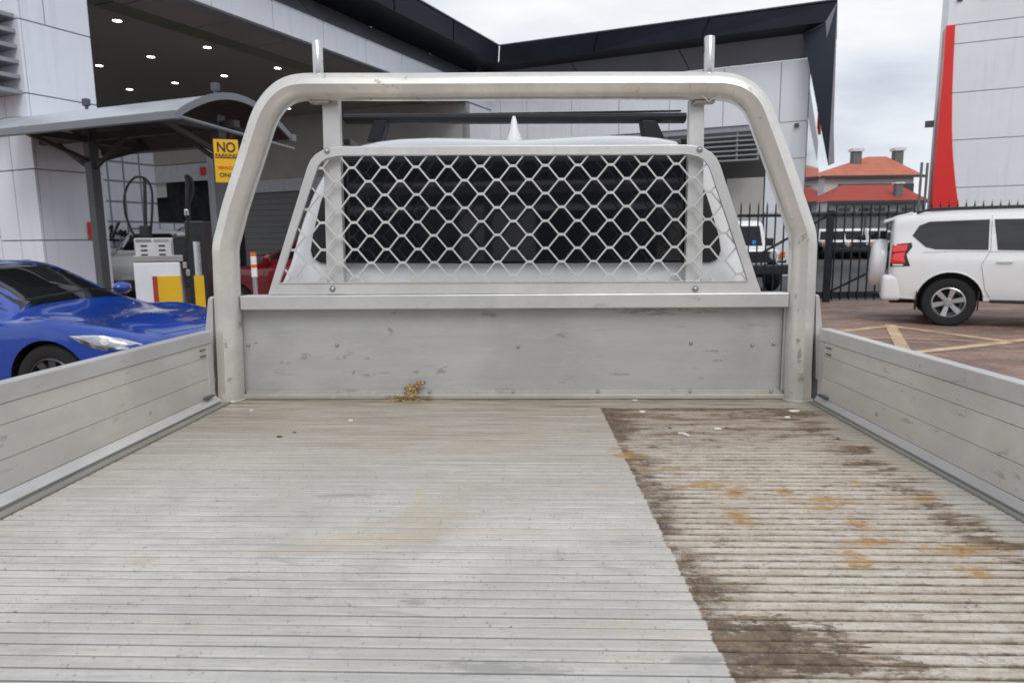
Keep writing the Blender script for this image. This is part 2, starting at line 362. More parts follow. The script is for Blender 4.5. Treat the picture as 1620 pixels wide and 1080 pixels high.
def cladm(name, c):
    n = NT(name); big = n.noise(n.coord(kind='World'), .5, 4, .6); st = n.noise(n.coord(kind='World', scale=(2.2, 2.2, .16)), 2.6, 6, .7)
    col = n.mix(n.ramp(big, .35, .65), tuple(x * .95 for x in c), c); col = n.mix(n.ramp(st, .50, .68, 0, .30), col, tuple(x * .74 for x in c))
    return n.set(col, n.ramp(big, .35, .65, .28, .42), .05)
M_clad = cladm("white_cladding", (.80, .835, .92)); M_clad2 = cladm("bright_cladding", (.82, .84, .88))
M_joint = plain("joint_backing", (.33, .34, .37), .7)
M_navy = plain("navy_fascia", (.032, .040, .060), .35, .1, .5, .12, .4)
M_navy2 = plain("black_soffit", (.010, .012, .018), .4, .1, .4, .15, .4)
M_greyp = plain("grey_return_panel", (.15, .155, .18), .4, .1, .5, .06, .6)
M_ceil = plain("brown_ceiling", (.44, .39, .355), .6, 0, .4, .05, .5)
M_border = plain("taupe_border_panel", (.44, .39, .36), .4, 0, .5, .10, .5)
M_green = plain("olive_border_panel", (.22, .225, .15), .35, 0, .5, .12, .6)
M_back = plain("grey_render_wall", (.50, .485, .45), .8, 0, .3, .06, 1.2, bump=.1)
M_shut = plain("grey_shutter", (.22, .215, .21), .5, .2)
M_void = plain("dark_interior", (.012, .012, .013), .8)
M_lintel = plain("white_lintel", (.68, .69, .72), .5)
M_steel = plain("grey_painted_steel", (.085, .09, .10), .45, .1, .5, .08, 3)
M_roofsheet = plain("pale_roof_sheet", (.60, .63, .68), .35, .3, .5, .05, 3)
M_gutter = plain("grey_gutter", (.20, .22, .24), .45, .1, .5, .05, 3)
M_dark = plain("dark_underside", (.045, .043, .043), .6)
M_louvre = plain("grey_louvre", (.30, .315, .335), .45, .3, .5, .06, 3)
M_fence = plain("black_fence_paint", (.010, .012, .018), .4, 0, .5, .2, 9)
M_redsign = plain("red_panel", (.78, .025, .02), .4, 0, .5, .05, .6)
M_letter = plain("dark_red_letter", (.16, .03, .04), .5)
M_tile = plain("orange_roof_tile", (.50, .165, .105), .75, 0, .3, .12, 1.2)
M_tile2 = plain("red_roof_sheet", (.36, .055, .035), .65, 0, .3, .10, 1.0)
M_house = plain("cream_weatherboard", (.55, .57, .55), .7)
M_chim = plain("grey_chimney", (.16, .165, .16), .85, 0, .3, .15, 3)
M_yellow = plain("yellow_sign", (.80, .46, .012), .5, 0, .4, .04, 5)
M_pyellow = plain("yellow_pump_panel", (.72, .44, .02), .35, 0, .5, .05, 3)
M_pred = plain("red_pump_stripe", (.38, .045, .03), .4)
M_pwhite = plain("white_pump_panel", (.72, .74, .78), .35, 0, .5, .04, 3)
M_pgrey = plain("grey_pump_steel", (.36, .355, .345), .4, .3, .5, .06, 6)
M_disp = plain("display_face", (.58, .585, .60), .3)
M_ink = plain("black_ink", (.02, .02, .024), .6)
M_rink = plain("red_ink", (.45, .05, .02), .6)
M_cabglass = plain("cab_rear_glass", (.010, .012, .014), .03, 0, 1.0, .1, 2)
M_chip = plain("white_chip", (.85, .85, .82), .7)
M_debris = plain("dark_debris", (.06, .045, .03), .9, var=.4, scale=90)
def lampm():
    n = NT("downlight_glow"); return n.set((.9, .9, .9), .5, emis=(1, .95, .86), es=9)
M_lamp = lampm()
def straw():
    n = NT("dried_mud_and_straw"); f = n.noise(n.coord(obj=ute), 95, 6, .75, .6)
    c = n.mix(n.ramp(f, .38, .62), (.13, .085, .045), (.52, .37, .16)); n.bump(f, .8, .004); return n.set(c, .9)
M_straw = straw()
def asphalt():
    n = NT("asphalt"); co = n.coord(kind='World'); f = n.noise(co, .35, 6, .6); g = n.noise(co, 60, 3, .6)
    c = n.mix(n.ramp(f, .3, .7), (.052, .053, .057), (.085, .086, .092)); c = n.mix(n.ramp(g, .5, .8, 0, .4), c, (.14, .14, .14)); n.bump(g, .3, .01); return n.set(c, .75)
M_asph = asphalt()
def paving():
    n = NT("red_brown_brick_paving"); co = n.coord(kind='World', rot=(0, 0, R(20)))
    br = n.n.new("ShaderNodeTexBrick"); br.inputs['Scale'].default_value = 1; br.inputs['Brick Width'].default_value = .23; br.inputs['Row Height'].default_value = .115
    br.inputs['Mortar Size'].default_value = .006; br.inputs['Color1'].default_value = (.37, .225, .165, 1); br.inputs['Color2'].default_value = (.23, .145, .115, 1); br.inputs['Mortar'].default_value = (.13, .10, .085, 1)
    br.inputs['Bias'].default_value = -.1
    n.link(co, br.inputs[0])
    big = n.noise(n.coord(kind='World', scale=(.7, 1.6, 1)), .9, 6, .65, .4)
    mid = n.noise(n.coord(kind='World', scale=(1, 2.2, 1)), 3.2, 5, .65)
    c = n.mix(n.ramp(big, .44, .58, 0, .7), br.outputs[0], (.155, .11, .095))
    c = n.mix(n.ramp(mid, .50, .62, 0, .5), c, (.42, .265, .19))
    n.bump(br.outputs[1], -.3, .01)
    return n.set(c, n.ramp(big, .3, .7, .45, .75))
M_pave = paving()
M_line = plain("worn_yellow_line_paint", (.58, .42, .27), .6, 0, .4, .30, 4)

# ------------------------------------------------------------------ ground
def sheet(name, pts, z, m):
    b = MB(); b.face([(x, y, z) for x, y in pts]); o = b.build(name, m); return tag(o, kind='structure')
sheet("ground", [(-350, -250), (350, -250), (350, 500), (-350, 500)], 0, M_asph)
sheet("paving", [(-40, -30), (40, -30), (40, 15.4), (-40, 15.4)], .004, M_pave)
def stripe(a, b, w):
    p, q = at_z(*a, .008), at_z(*b, .008); d = (q - p).normalized(); nn = Vector((-d.y, d.x, 0)) * w / 2
    m = MB(); m.face([p - nn, q - nn, q + nn, p + nn]); return m
k = 0
for a, b, w in [((1300, 527), (1412, 515), .16), ((1405, 515), (1600, 541), .16), ((1600, 541), (1395, 563), .16), ((1408, 514), (1442, 575), .16), ((1330, 533), (1540, 540), .07), ((1600, 541), (1760, 520), .14)]:
    o = stripe(a, b, w).build("painted_line", M_line); o.location.z = .0015 * k; k += 1; tag(o, kind='structure')

# ------------------------------------------------------------------ dealership building
BA = R(24.9); u1 = Vector((math.sin(BA), math.cos(BA), 0)); u2 = Vector((math.cos(BA), -math.sin(BA), 0)); UZ = Vector((0, 0, 1))
bld = empty("dealership_building", (4, 30, 0), label="large white panelled car dealership with black folded roof edge and drive-through ceiling", cat="building")
binv = Matrix.Translation(-Vector((4, 30, 0)))
def bpart(mb, name, m, smooth=0, bevel=0):
    mb.bm.transform(binv); return mb.build(name, m, bld, smooth, bevel)
PA = at_z(1283, 92, 7.6)                       # right top corner of the white facade facing us
n2 = -u1
def on2(px, py, off=0): return at_plane(px, py, PA + n2 * off, n2)
tip = on2(777, 175)
n1 = u2                                         # faces right
def on1(px, py, off=0): return at_plane(px, py, tip + n1 * off, n1)
def panels(name, p0, u, ss, zs, m, nrmv, t=.05, gap=.022, off=.0):
    """cladding panels between the s values (metres along u) and z values; one object each"""
    for i in range(len(ss) - 1):
        for j in range(len(zs) - 1):
            a, b = ss[i] + gap / 2, ss[i + 1] - gap / 2; c, d = zs[j] + gap / 2, zs[j + 1] - gap / 2
            mb = MB(); q = [Vector((p0.x, p0.y, 0)) + u * s_ + UZ * z_ + nrmv * off for s_, z_ in ((a, c), (b, c), (b, d), (a, d))]
            mb.prism(q, nrmv * t); bpart(mb, name, m, 0, .006)
def slab(name, p0, u, s0, s1, z0, z1, m, nrmv, t):
    mb = MB(); q = [Vector((p0.x, p0.y, 0)) + u * s_ + UZ * z_ for s_, z_ in ((s0, z0), (s1, z0), (s1, z1), (s0, z1))]
    mb.prism(q, nrmv * t); return bpart(mb, name, m)
# --- facade facing the camera (runs along u2, right end at PA)
def s2(px, py=150): return (on2(px, py) - PA).dot(u2)
joints = [s2(751), s2(792), s2(834), s2(905), s2(980), s2(1060), s2(1145), s2(1235, 140), 0]
zt_ = PA.z
zlow = on2(1255, 193).z; zl2 = on2(1255, 251).z
panels("wall_panel", PA, u2, joints[:-1], [zlow, zt_], M_clad2, n2)
panels("wall_panel", PA, u2, joints[-2:], [zlow, zt_], M_clad2, n2)
slab("wall_core", PA, u2, joints[0], 0, zlow - .3, zt_ - .01, M_joint, -n2, .3)
# pillar at the right end
panels("wall_panel", PA, u2, [s2(1211, 300), 0], [0, 2.3, zl2, zlow], M_clad2, n2)
slab("wall_core", PA, u2, s2(1211, 300) + .02, 0, 0, zlow, M_joint, -n2, .6)
# dark showroom glazing under the facade, with a sunshade of horizontal blades
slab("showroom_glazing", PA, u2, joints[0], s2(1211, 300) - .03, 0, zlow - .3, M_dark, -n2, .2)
slab("roller_shutter", PA, u2, s2(1150, 300), s2(1208, 300), 0, 3.6, M_back, n2, .06)
zs_t = on2(1205, 205, 1.3).z; zs_b = on2(1200, 252, 1.3).z
sl0, sl1 = s2(940), s2(1207, 230)
for kk in range(7):
    zz = zs_b + (zs_t - zs_b) * kk / 6
    mb = MB(); a = Vector((PA.x, PA.y, zz)) + n2 * 1.3
    mb.bar(a + u2 * sl0, a + u2 * sl1, .16, .05); bpart(mb, "sunshade_blade", M_louvre)
for s_ in (sl0 + .1, (sl0 + sl1) / 2, sl1 - .75, sl1 - .05):
    mb = MB(); a = Vector((PA.x, PA.y, 0)) + u2 * s_ + n2 * 1.28
    mb.bar(a + UZ * zs_b, a + UZ * zs_t, .06, .06); mb.bar(a + UZ * zs_t, a + UZ * zs_t - n2 * 1.2, .05, .05); bpart(mb, "sunshade_bracket", M_louvre)
slab("sunshade_backing", PA + n2 * 1.05, u2, sl0, sl1, zs_b, zs_t, M_steel, -n2, .04)
# right flank of the showroom: glass wall with mullions
for kk in range(9):
    q0 = PA + u1 * (.02 + kk * 2.4)
    mb = MB(); mb.prism([Vector((q0.x, q0.y, 0)), Vector((q0.x, q0.y, 5.6)), Vector((q0.x, q0.y, 5.6)) + u1 * 2.32, Vector((q0.x, q0.y, 0)) + u1 * 2.32], -u2 * .1)
    bpart(mb, "glass_pane", M_privacy)
slab("flank_core", PA - u2 * .14, u1, .65, 22, 0, 7.4, M_greyp, -u2, .5)
slab("building_roof", PA - u2 * 13.0 + u1 * .35, u2, 0, 12.8, 7.3, 7.45, M_greyp, u1, 20)

# --- drive-through wing: white beam, dark ceiling
zb0 = tip.z; zb1 = on1(705, 116).z
def s1(px, py): return (on1(px, py) - tip).dot(u1)
bj = [s1(px, py) for px, py in ((300, 2), (400, 20), (430, 20), (510, 60), (577, 85), (634, 100), (683, 120))]
ds = bj[4] - bj[3]
edges = [bj[4] - ds * q for q in range(9, -1, -1)]
while edges[-1] + ds < .05: edges.append(edges[-1] + ds)
sW = (on1(141, 60) - tip).dot(u1)
edges = [sW + .01] + [e_ for e_ in edges if e_ > sW + .4]
edges.append(.0)
panels("beam_panel", tip, u1, edges, [zb0, zb1], M_clad, n1, .05)
slab("beam_core", tip, u1, edges[0], 0, zb0 - .02, zb1, M_joint, -n1, .35)
# taupe and olive border strips just behind the beam, then the ceiling
SL = edges[0]
for (w0, w1, zz, mm, nm, seg) in ((.35, 1.55, zb0 - .02, M_border, "border_panel", ds), (1.57, 2.6, zb0 + .10, M_green, "border_panel", ds)):
    s_ = SL
    while s_ < -.1:
        e_ = min(s_ + seg, 0)
        p = Vector((tip.x, tip.y, zz)) - n1 * w0 + u1 * (s_ + .02); q = Vector((tip.x, tip.y, zz)) - n1 * w0 + u1 * (e_ - .02)
        mb = MB(); mb.prism([p, q, q - n1 * (w1 - w0), p - n1 * (w1 - w0)], UZ * .08); bpart(mb, nm, mm); s_ = e_
CZ = zb0 + .16
c0 = Vector((tip.x, tip.y, CZ)) - n1 * .3
WA = on1(141, 60)     # far edge of the left wall block, which stands in the beam's plane
sA_ = (WA - c0).dot(u1)
mb = MB(); mb.prism([c0 + u1 * (sA_ + .02), c0 + u1 * 3.0, c0 + u1 * 3.0 - n1 * 24, c0 + u1 * (sA_ + .02) - n1 * 24], UZ * .3); bpart(mb, "ceiling", M_ceil)
# back wall of the drive-through (nearer than the facade) with lintel and roller door
BW = Vector((tip.x, tip.y, 0)) - u1 * 2.2
bu = -u2
slab("back_wall", BW, bu, 0.0, 24, 4.6, CZ, M_back, u1, .25)
slab("back_wall", BW, bu, 0.0, 4.4, 0, 4.6, M_back, u1, .25)
def bs(px, py): return (at_plane(px, py, BW, n2) - BW).dot(bu)
zl = at_plane(440, 285, BW, n2).z; zl_ = at_plane(440, 304, BW, n2).z
slab("door_lintel", BW, bu, 4.4, 24, zl_, zl, M_lintel, n2, .25)
slab("back_wall", BW, bu, 4.4, 24, zl, 4.6, M_back, u1, .25)
sh0, sh1 = bs(498, 340), bs(385, 340)
nsl = 14
for q in range(nsl):
    slab("shutter_slat", BW, bu, sh0, sh1, zl_ * q / nsl + .008, zl_ * (q + 1) / nsl - .008, M_shut, u1, .1)
slab("door_void", BW + u1 * .9, bu, 4.4, 24, 0, 4.6, M_void, u1, .1)
# return wall between back wall and facade
slab("return_wall", BW, u1, 0, 2.2, 0, CZ, M_clad2, -n1, .2)
# side wall on the left, of large white panels
WG = at_z(141, 60, CZ)
def onA(px, py): return at_plane(px, py, WA, n1)
sa = lambda px, py: (onA(px, py) - WA).dot(u1)
cor = sa(33, 60)
jv = sa(68, 30)
zj = [0, onA(110, 380).z, onA(110, 272).z, onA(110, 160).z, onA(110, 52).z, zb1]
panels("wall_panel", WA, u1, [cor, 0], zj[:5], M_clad, n1)
panels("wall_panel", WA, u1, [cor, jv, 0], zj[4:], M_clad, n1)
slab("wall_core", WA, u1, cor + .0, 0, 0, zb1 - .01, M_joint, -n1, .3)
# return face of the left block, toward the camera
CB = WA + u1 * cor
panels("wall_panel", CB, -u2, [-.06, .62, 1.25], zj, M_clad, n2)
slab("wall_core", CB, -u2, .02, 9, 0, zb1 - .01, M_joint, u1, .3)
panels("wall_panel", CB, -u2, [1.25, 2.2, 3.15, 4.1], [0, .8, 1.6, 2.4, 3.2, 4.0, 4.8], M_clad, n2, off=-.0)
za, zb_ = at_plane(20, 150, CB, n2).z, at_plane(20, 28, CB, n2).z
for q in range(6):
    zz = za + (zb_ - za) * q / 5
    mb = MB(); a = Vector((CB.x, CB.y, zz)) + n2 * .5 - u2 * .05
    mb.bar(a, a - u2 * 3.5, .9, .07); bpart(mb, "louvre_blade", M_louvre)
# inner grid wall of square panels
GW = at_plane(158, 300, WA + n1 * .0, n1)
gp = Vector((WG.x, WG.y, 0)) + u1 * 7.0 - n1 * .25
def onG(px, py): return at_plane(px, py, gp, n1)
gs = [(onG(px, 270) - gp).dot(u1) for px in (150, 168, 193, 219, 244)]
d_ = (gs[-1] - gs[1]) / 3
gs = [gs[1] - d_, gs[1], gs[2], gs[3], gs[4]]
gz = [onG(200, y).z for y in (412, 380, 351, 320, 288, 258, 229)]; gz[0] = 0
panels("grid_panel", gp, u1, gs, gz, M_clad, n1, gap=.06)
slab("grid_core", gp, u1, gs[0], gs[-1], 0, gz[-1], M_joint, -n1, .3)
gs2 = [gs[-1], gs[-1] + d_, gs[-1] + 2 * d_]
panels("grid_panel", gp, u1, gs2, gz[:3], M_clad, n1, gap=.06)
slab("grid_core", gp, u1, gs2[0], gs2[-1], 0, gz[2], M_joint, -n1, .3)
# bay block beyond the grid wall: grey band, white lintel, open dark doorway
BB = gp + u1 * (gs2[-1] + .2); BB.z = 0
def onB(px, py): return at_plane(px, py, BB, n2)
b0 = (onB(243, 300) - BB).dot(u2); b1 = (onB(334, 300) - BB).dot(u2)
zba, zbb, zbc = onB(290, 228).z, onB(290, 259).z, onB(290, 288).z
slab("bay_wall", BB, u2, b0, b1, zbb, zba, M_back, u1, .3)
slab("bay_lintel", BB, u2, b0 + .1, b1, zbc, zbb - .05, M_lintel, n2, .15)
slab("bay_void", BB + u1 * .5, u2, b0, b1, 0, zbb, M_void, u1, .1)
slab("bay_post", BB, u2, b1, b1 + .45, 0, zba, M_lintel, n2, .1)
slab("bay_sign", BB + n2 * .16, u2, (onB(324, 270) - BB).dot(u2), (onB(333, 270) - BB).dot(u2), onB(328, 278).z, onB(328, 265).z, M_redsign, n2, .03)
# downlights
g0 = at_z(157, 103, CZ); g2 = (at_z(328, 74, CZ) - g0) / 2; g1v = at_z(278, 131, CZ) - at_z(240, 90, CZ)
mb = MB(); mb.lathe([(.115, 0), (.13, .0), (.13, .03)], (0, 0, 0), 'Z', 16, False); ringme = mb.build("downlight", M_lintel, bld); 
mb = MB(); mb.lathe([(.0, .012), (.11, .012)], (0, 0, 0), 'Z', 16, False); gl = mb.build("lamp_disc", M_lamp, ringme)
first = True
for i in range(-1, 4):
    for j in range(-2, 5):
        p = g0 + g2 * j + g1v * i + Vector((0, 0, -.03))
        rel = (p - Vector((tip.x, tip.y, 0))); dn = -rel.dot(n1); du = rel.dot(u1)
        if dn < 2.9 or dn > 22 or du > -2.6: continue
        o = ringme if first else dup(ringme, bld); first = False
        o.location = p - Vector((4, 30, 0))

# --- black folded roof edge: profile lines E0..E3 with left, corner and right points
zE0 = 9.0
E0c = at_z(790, 75, zE0); E0r = at_z(1325, 3, zE0)
o0 = (E0r - PA).dot(n2)
pE1 = at_plane(1205, 48, PA + n2 * (o0 - .2), n2); pE2 = at_plane(1205, 62, PA + n2 * .4, n2)
E1r = on2(1306, 33, o0 - .2); E2r = on2(1270, 60, .4); E3r = PA + n2 * .055
l1 = at_z(590, 0, pE1.z); l2 = at_z(492, 0, pE2.z)
def meet(pr, pl, z):
    # line pr + u2*t with line pl + u1*s (plan)
    d = Vector((pl.x - pr.x, pl.y - pr.y, 0)); t = d.dot(u2); q = Vector((pr.x, pr.y, 0)) + u2 * t; q.z = z; return q
E1c = meet(pE1, l1, pE1.z); E2c = meet(pE2, l2, pE2.z); E3c = meet(E3r, tip + n1 * .055, zt_ - 0.0)
E1r.z = pE1.z; E2r.z = pE2.z
E1r = meet(pE1, E1r, pE1.z); 
rows = []
for c, r_ in ((E0c, E0r), (E1c, E1r), (E2c, E2r), (E3c, E3r)):
    zz = c.z
    lft = c - u1 * 22
    rows.append((lft, c, r_))
E3l = rows[3][0].copy(); E3l.z = zb1; E3c_ = E3c.copy()
for (a, b, mm, nm) in ((0, 1, M_navy, "roof_fascia"), (1, 2, M_navy2, "roof_soffit"), (2, 3, M_greyp, "roof_return")):
    for seg in (0, 1):
        p, q = rows[a][seg], rows[a][seg + 1]; r_, s_ = rows[b][seg + 1], rows[b][seg]
        L_ = (q - p).length; nseg = max(1, int(L_ / 3.4)) if nm != "roof_soffit" else 1
        for kk in range(nseg):
            f0, f1 = kk / nseg, (kk + 1) / nseg; g_ = .0016 if nseg > 1 else 0
            quad = [p.lerp(q, f0 + g_), p.lerp(q, f1 - g_), s_.lerp(r_, f1 - g_), s_.lerp(r_, f0 + g_)]
            if kk == 0:
                nb = (q - p).cross(s_ - p).normalized()
                if nb.dot(CAM - p) > 0: nb = -nb
                mb = MB(); mb.prism([v + nb * .07 for v in (p, q, r_, s_)], nb * .03); bpart(mb, 'roof_backing', M_navy2)
            nn = (quad[1] - quad[0]).cross(quad[3] - quad[0]).normalized()
            if nn.dot(CAM - quad[0]) > 0: nn = -nn
            mb = MB(); mb.prism(quad, nn * .06); bpart(mb, nm, mm)
# dark backing above the profile
for seg in (0, 1):
    mb = MB(); hh = Vector((0, 0, .05)); back = (-n1 if seg == 0 else -n2) * 6
    p, q = rows[0][seg] + hh, rows[0][seg + 1] + hh
    if seg == 0: pts = [p, q, q - n1 * 3 + u1 * 3, p - n1 * 2.2]
    else: pts = [p, q, q - n2 * 5, p + u1 * 5]
    mb.prism(pts, Vector((0, 0, .05))); bpart(mb, "roof_sheet", M_navy)
# tapering fin at the right end
ztipf = at_plane(1325, 262, E0r, n2).z
E0b = Vector((E0r.x, E0r.y, ztipf))
def e1p(px, py): return at_plane(px, py, E1r, n2)
f1a, f1b = e1p(1319, 199), e1p(1320, 258)
def e3p(px, py): return at_plane(px, py, PA + u1 * .6, n2)
f3a, f3b, f3c = e3p(1290, 115), e3p(1299, 142), e3p(1307, 247)
mb = MB()
for quad in ([E0r, E1r, f1a, Vector((E0r.x, E0r.y, f1a.z + .02))], [Vector((E0r.x, E0r.y, f1a.z + .02)), f1a, f1b, E0b]):
    mb.face(quad)
bpart(mb, "fin_edge", M_louvre)
mb = MB()
for quad in ([E1r, E2r, f3a, f1a.lerp(E1r, .6)], [f1a.lerp(E1r, .6), f3a, f3b, f1a.lerp(E1r, .35)], [f1a.lerp(E1r, .35), f3b, f3c, f1b, f1a]):
    mb.face(quad)
mb.face([E0r, E2r, f3a, f3b, f3c, f1b, E0b])
bpart(mb, "roof_fin", M_navy)
mb = MB(); mb.face([E1r, E2r, PA]); bpart(mb, "roof_return", M_greyp)
# badge and red lettering plates hanging off the flank, seen edge-on
mb = MB(); cpt = PA + u1 * 1.2 + u2 * .35; cpt.z = at_y(1292, 148, cpt.y).z
ring = [cpt + u1 * (.85 * math.cos(t * math.pi / 12)) + UZ * (.62 * math.sin(t * math.pi / 12)) for t in range(25)]
mb.tube(ring, .09, 8, False, up=tuple(u2)); bpart(mb, "badge_ring", M_chrome, 60)
mb = MB(); ring = [cpt + u1 * (.3 * math.cos(t * math.pi / 12)) + UZ * (.6 * math.sin(t * math.pi / 12)) for t in range(25)]
mb.tube(ring, .07, 8, False, up=tuple(u2)); bpart(mb, "badge_ring", M_chrome, 60)
for q in range(3):
    mb = MB(); mb.box(cpt + u1 * (-.5 + q * .75) - UZ * 1.05, (.1, .45, .5), Matrix.Rotation(-BA, 3, 'Z')); bpart(mb, "red_letter", M_redsign)
mb = MB(); mb.box(PA + n2 * .12 + u2 * (-.35) + UZ * (on2(1247, 200).z - PA.z), (.12, .12, .12)); bpart(mb, "security_camera", M_steel)

# ------------------------------------------------------------------ text
def text(name, body, size, m, parent, loc, rot, depth=.004, align='CENTER'):
    cu = bpy.data.curves.new(name, 'FONT'); cu.body = body; cu.size = size; cu.extrude = depth; cu.offset = size * .018; cu.align_x = align; cu.align_y = 'CENTER'
    t = bpy.data.objects.new(name, cu); COL.objects.link(t)
    dg = bpy.context.evaluated_depsgraph_get(); me = bpy.data.meshes.new_from_object(t.evaluated_get(dg))
    bpy.data.objects.remove(t); o = bpy.data.objects.new(name, me); COL.objects.link(o)
    me.materials.clear(); me.materials.append(m); o.parent = parent; o.location = loc; o.rotation_euler = rot
    return o

# ------------------------------------------------------------------ sign tower on the right
TP = at_y(1488, 335, 23.0); TP.z = 0
tow = empty("sign_tower", TP, -BA, "tall white panelled sign tower with a red flared stripe behind the white wagon", "sign tower")
def onT(px, py):   # local x (along face) and z
    q = at_plane(px, py, TP, n2); return (q - TP).dot(u2), q.z
def tl(px, py, off=0): x, z = onT(px, py); return Vector((x, -off, z))
zrow = [0] + [onT(1512, y)[1] for y in (297, 222, 147, 70, 40)] + [onT(1512, 40)[1] + 5.4]
xl = onT(1500, 20)[0]; xr = xl + 6.2
for j in range(len(zrow) - 1):
    mb = MB(); g_ = .012; a, b = zrow[j] + g_, zrow[j + 1] - g_
    mb.box(((xl + xr) / 2, .05, (a + b) / 2), (xr - xl, .1, b - a)); mb.build("tower_panel", M_clad2, tow, 0, .006)
mb = MB(); mb.box(((xl + xr) / 2, .95, zrow[-1] / 2), (xr - xl - .04, 1.69, zrow[-1])); mb.build("tower_core", M_clad2, tow)
Lp = [(1497, 41), (1491, 120), (1485, 190), (1480, 245), (1476, 300), (1473.5, 345)]
Rp = [(1511, 40), (1508, 95), (1506, 150), (1505.5, 200), (1506.5, 240), (1511, 290), (1519, 345)]
ptsL = [tl(*p) for p in Lp]; ptsR = [tl(*p) for p in Rp]
ptsL.append(Vector((ptsL[-1].x - .25, 0, 0))); ptsR.append(Vector((ptsR[-1].x + .6, 0, 0)))
def interp(ps, z):
    for a, b in zip(ps, ps[1:]):
        if b.z <= z <= a.z: return a.x + (b.x - a.x) * (a.z - z) / (a.z - b.z)
    return ps[0].x if z > ps[0].z else ps[-1].x
zz_ = [min(ptsL[0].z, ptsR[0].z) * k_ / 24 for k_ in range(25)]
mb = MB(); fr = []; bk = []
for z in zz_:
    fr.append((mb.bm.verts.new((interp(ptsL, z), -.06, z)), mb.bm.verts.new((interp(ptsR, z), -.06, z))))
    bk.append((mb.bm.verts.new((interp(ptsL, z), .8, z)), mb.bm.verts.new((interp(ptsR, z), -.001, z))))
for a in range(24):
    mb.bm.faces.new((fr[a][0], fr[a][1], fr[a + 1][1], fr[a + 1][0])); mb.bm.faces.new((fr[a][0], fr[a + 1][0], bk[a + 1][0], bk[a][0])); mb.bm.faces.new((fr[a][1], bk[a][1], bk[a + 1][1], fr[a + 1][1]))
mb.bm.faces.new((fr[-1][0], fr[-1][1], bk[-1][1], bk[-1][0]))
mb.build("red_stripe", M_redsign, tow)
x1_, z1_ = onT(1526, 3); x2_, _ = onT(1546, 1)
text("tower_lettering", "TOYOTA", 1.05, M_letter, tow, (x1_ + 1.72, -.03, z1_ + .36), (R(90), 0, 0), .02)
mb = MB(); p = tl(1479, 194, .0); mb.box((p.x - .12, .3, p.z), (.25, .15, .2)); mb.build("floodlight", M_steel, tow)

# ------------------------------------------------------------------ fence and gate
FY = 15.0
fl = at_z(1100, 480, 0); 
fdir = Vector((1, 0.03, 0)).normalized()
fA = at_y(1165, 400, FY); fA.z = 0
fence = empty("steel_picket_gate", fA, math.atan2(fdir.y, fdir.x), "black steel picket sliding gate behind the white wagon", "gate")
Lf = 12.5
ztr = at_y(1320, 340, FY).z; zbr = at_y(1320, 467, FY).z; ztop = at_y(1500, 318, FY).z
def bxo(name, m, par, c, d, bevel=0): return MB().box(c, d).build(name, m, par, 0, bevel)
bxo("top_rail", M_fence, fence, (Lf / 2, 0, ztr), (Lf, .05, .065)); bxo("bottom_rail", M_fence, fence, (Lf / 2, 0, zbr), (Lf, .06, .15))
mb = MB(); mb.box((0, 0, 1.1), (.028, .028, 2.1)); 
mb.bm.verts.ensure_lookup_table()
pk = None; zlo = .05
for i in range(int(Lf / .19)):
    x = .05 + i * .19
    if pk is None:
        mb = MB(); h_ = ztop - zlo; mb.box((0, -.045, zlo + h_ / 2 - .04), (.026, .026, h_ - .08)); mb.lathe([(.018, ztop - .08), (.001, ztop + .03)], (0, -.045, 0), 'Z', 4)
        pk = mb.build("picket", M_fence, fence)
        o = pk
    else: o = dup(pk, fence)
    o.location.x = x
def fx(px, py=400): q = at_y(px, py, FY); return (q - fA).dot(fdir)
for px in (1314, 1640):
    bxo("gate_post", M_fence, fence, (fx(px), .03, (ztr + .1) / 2), (.13, .11, ztr + .1), .006)
for a, b in (((1195, 407), (1310, 343)), ((1316, 462), (1420, 412))):
    mb = MB(); mb.bar((fx(*a), .05, at_y(*a, FY).z), (fx(*b), .05, at_y(*b, FY).z), .045, .045); mb.build("brace", M_fence, fence)

# ------------------------------------------------------------------ house with red roofs behind the yard
HY = 70.0
def hp(px, py, dy=0): return at_y(px, py, HY + dy)
house = empty("tiled_house", (hp(1390, 380).x, HY, 0), 0, "two storey cream house with orange hipped roof and grey chimneys beyond the yard", "house")
hO = Vector((hp(1390, 380).x, HY, 0))
def hbox(name, m, x0, x1, y0, y1, z0, z1, par=house):
    return bxo(name, m, par, ((x0 + x1) / 2 - hO.x, (y0 + y1) / 2 - HY, (z0 + z1) / 2), (x1 - x0, y1 - y0, z1 - z0))
xL, xR = hp(1300, 280).x, hp(1463, 280).x; ze = hp(1390, 278).z; za_ = hp(1388, 247).z
hbox("wall", M_house, xL + .5, xR - .8, HY + .5, HY + 9, 0, ze)
def hip(name, m, x0, x1, y0, y1, z0, z1, rx0, rx1, ry):
    mb = MB(); o_ = lambda x, y, z: Vector((x - hO.x, y - HY, z))
    a, b, c, d = o_(x0, y0, z0), o_(x1, y0, z0), o_(x1, y1, z0), o_(x0, y1, z0); e_, f_ = o_(rx0, ry, z1), o_(rx1, ry, z1)
    vs = [mb.bm.verts.new(p) for p in (a, b, c, d, e_, f_)]
    for q in ((0, 1, 5, 4), (1, 2, 5), (2, 3, 4, 5), (3, 0, 4), (3, 2, 1, 0)): mb.bm.faces.new([vs[i] for i in q])
    return mb.build(name, m, house)
hip("roof", M_tile, xL, xR, HY, HY + 10, ze, za_ + .5, hp(1372, 250, 5).x, hp(1402, 250, 5).x, HY + 5)
hbox("gutter", M_dark, xL - .05, xR + .05, HY - .12, HY, ze - .2, ze + .05)
lz, la = hp(1390, 318, -6).z, hp(1415, 291, -3).z
hbox("wall", M_house, hp(1312, 330, -6).x, hp(1466, 330, -6).x, HY - 5.5, HY + .4, 0, lz)
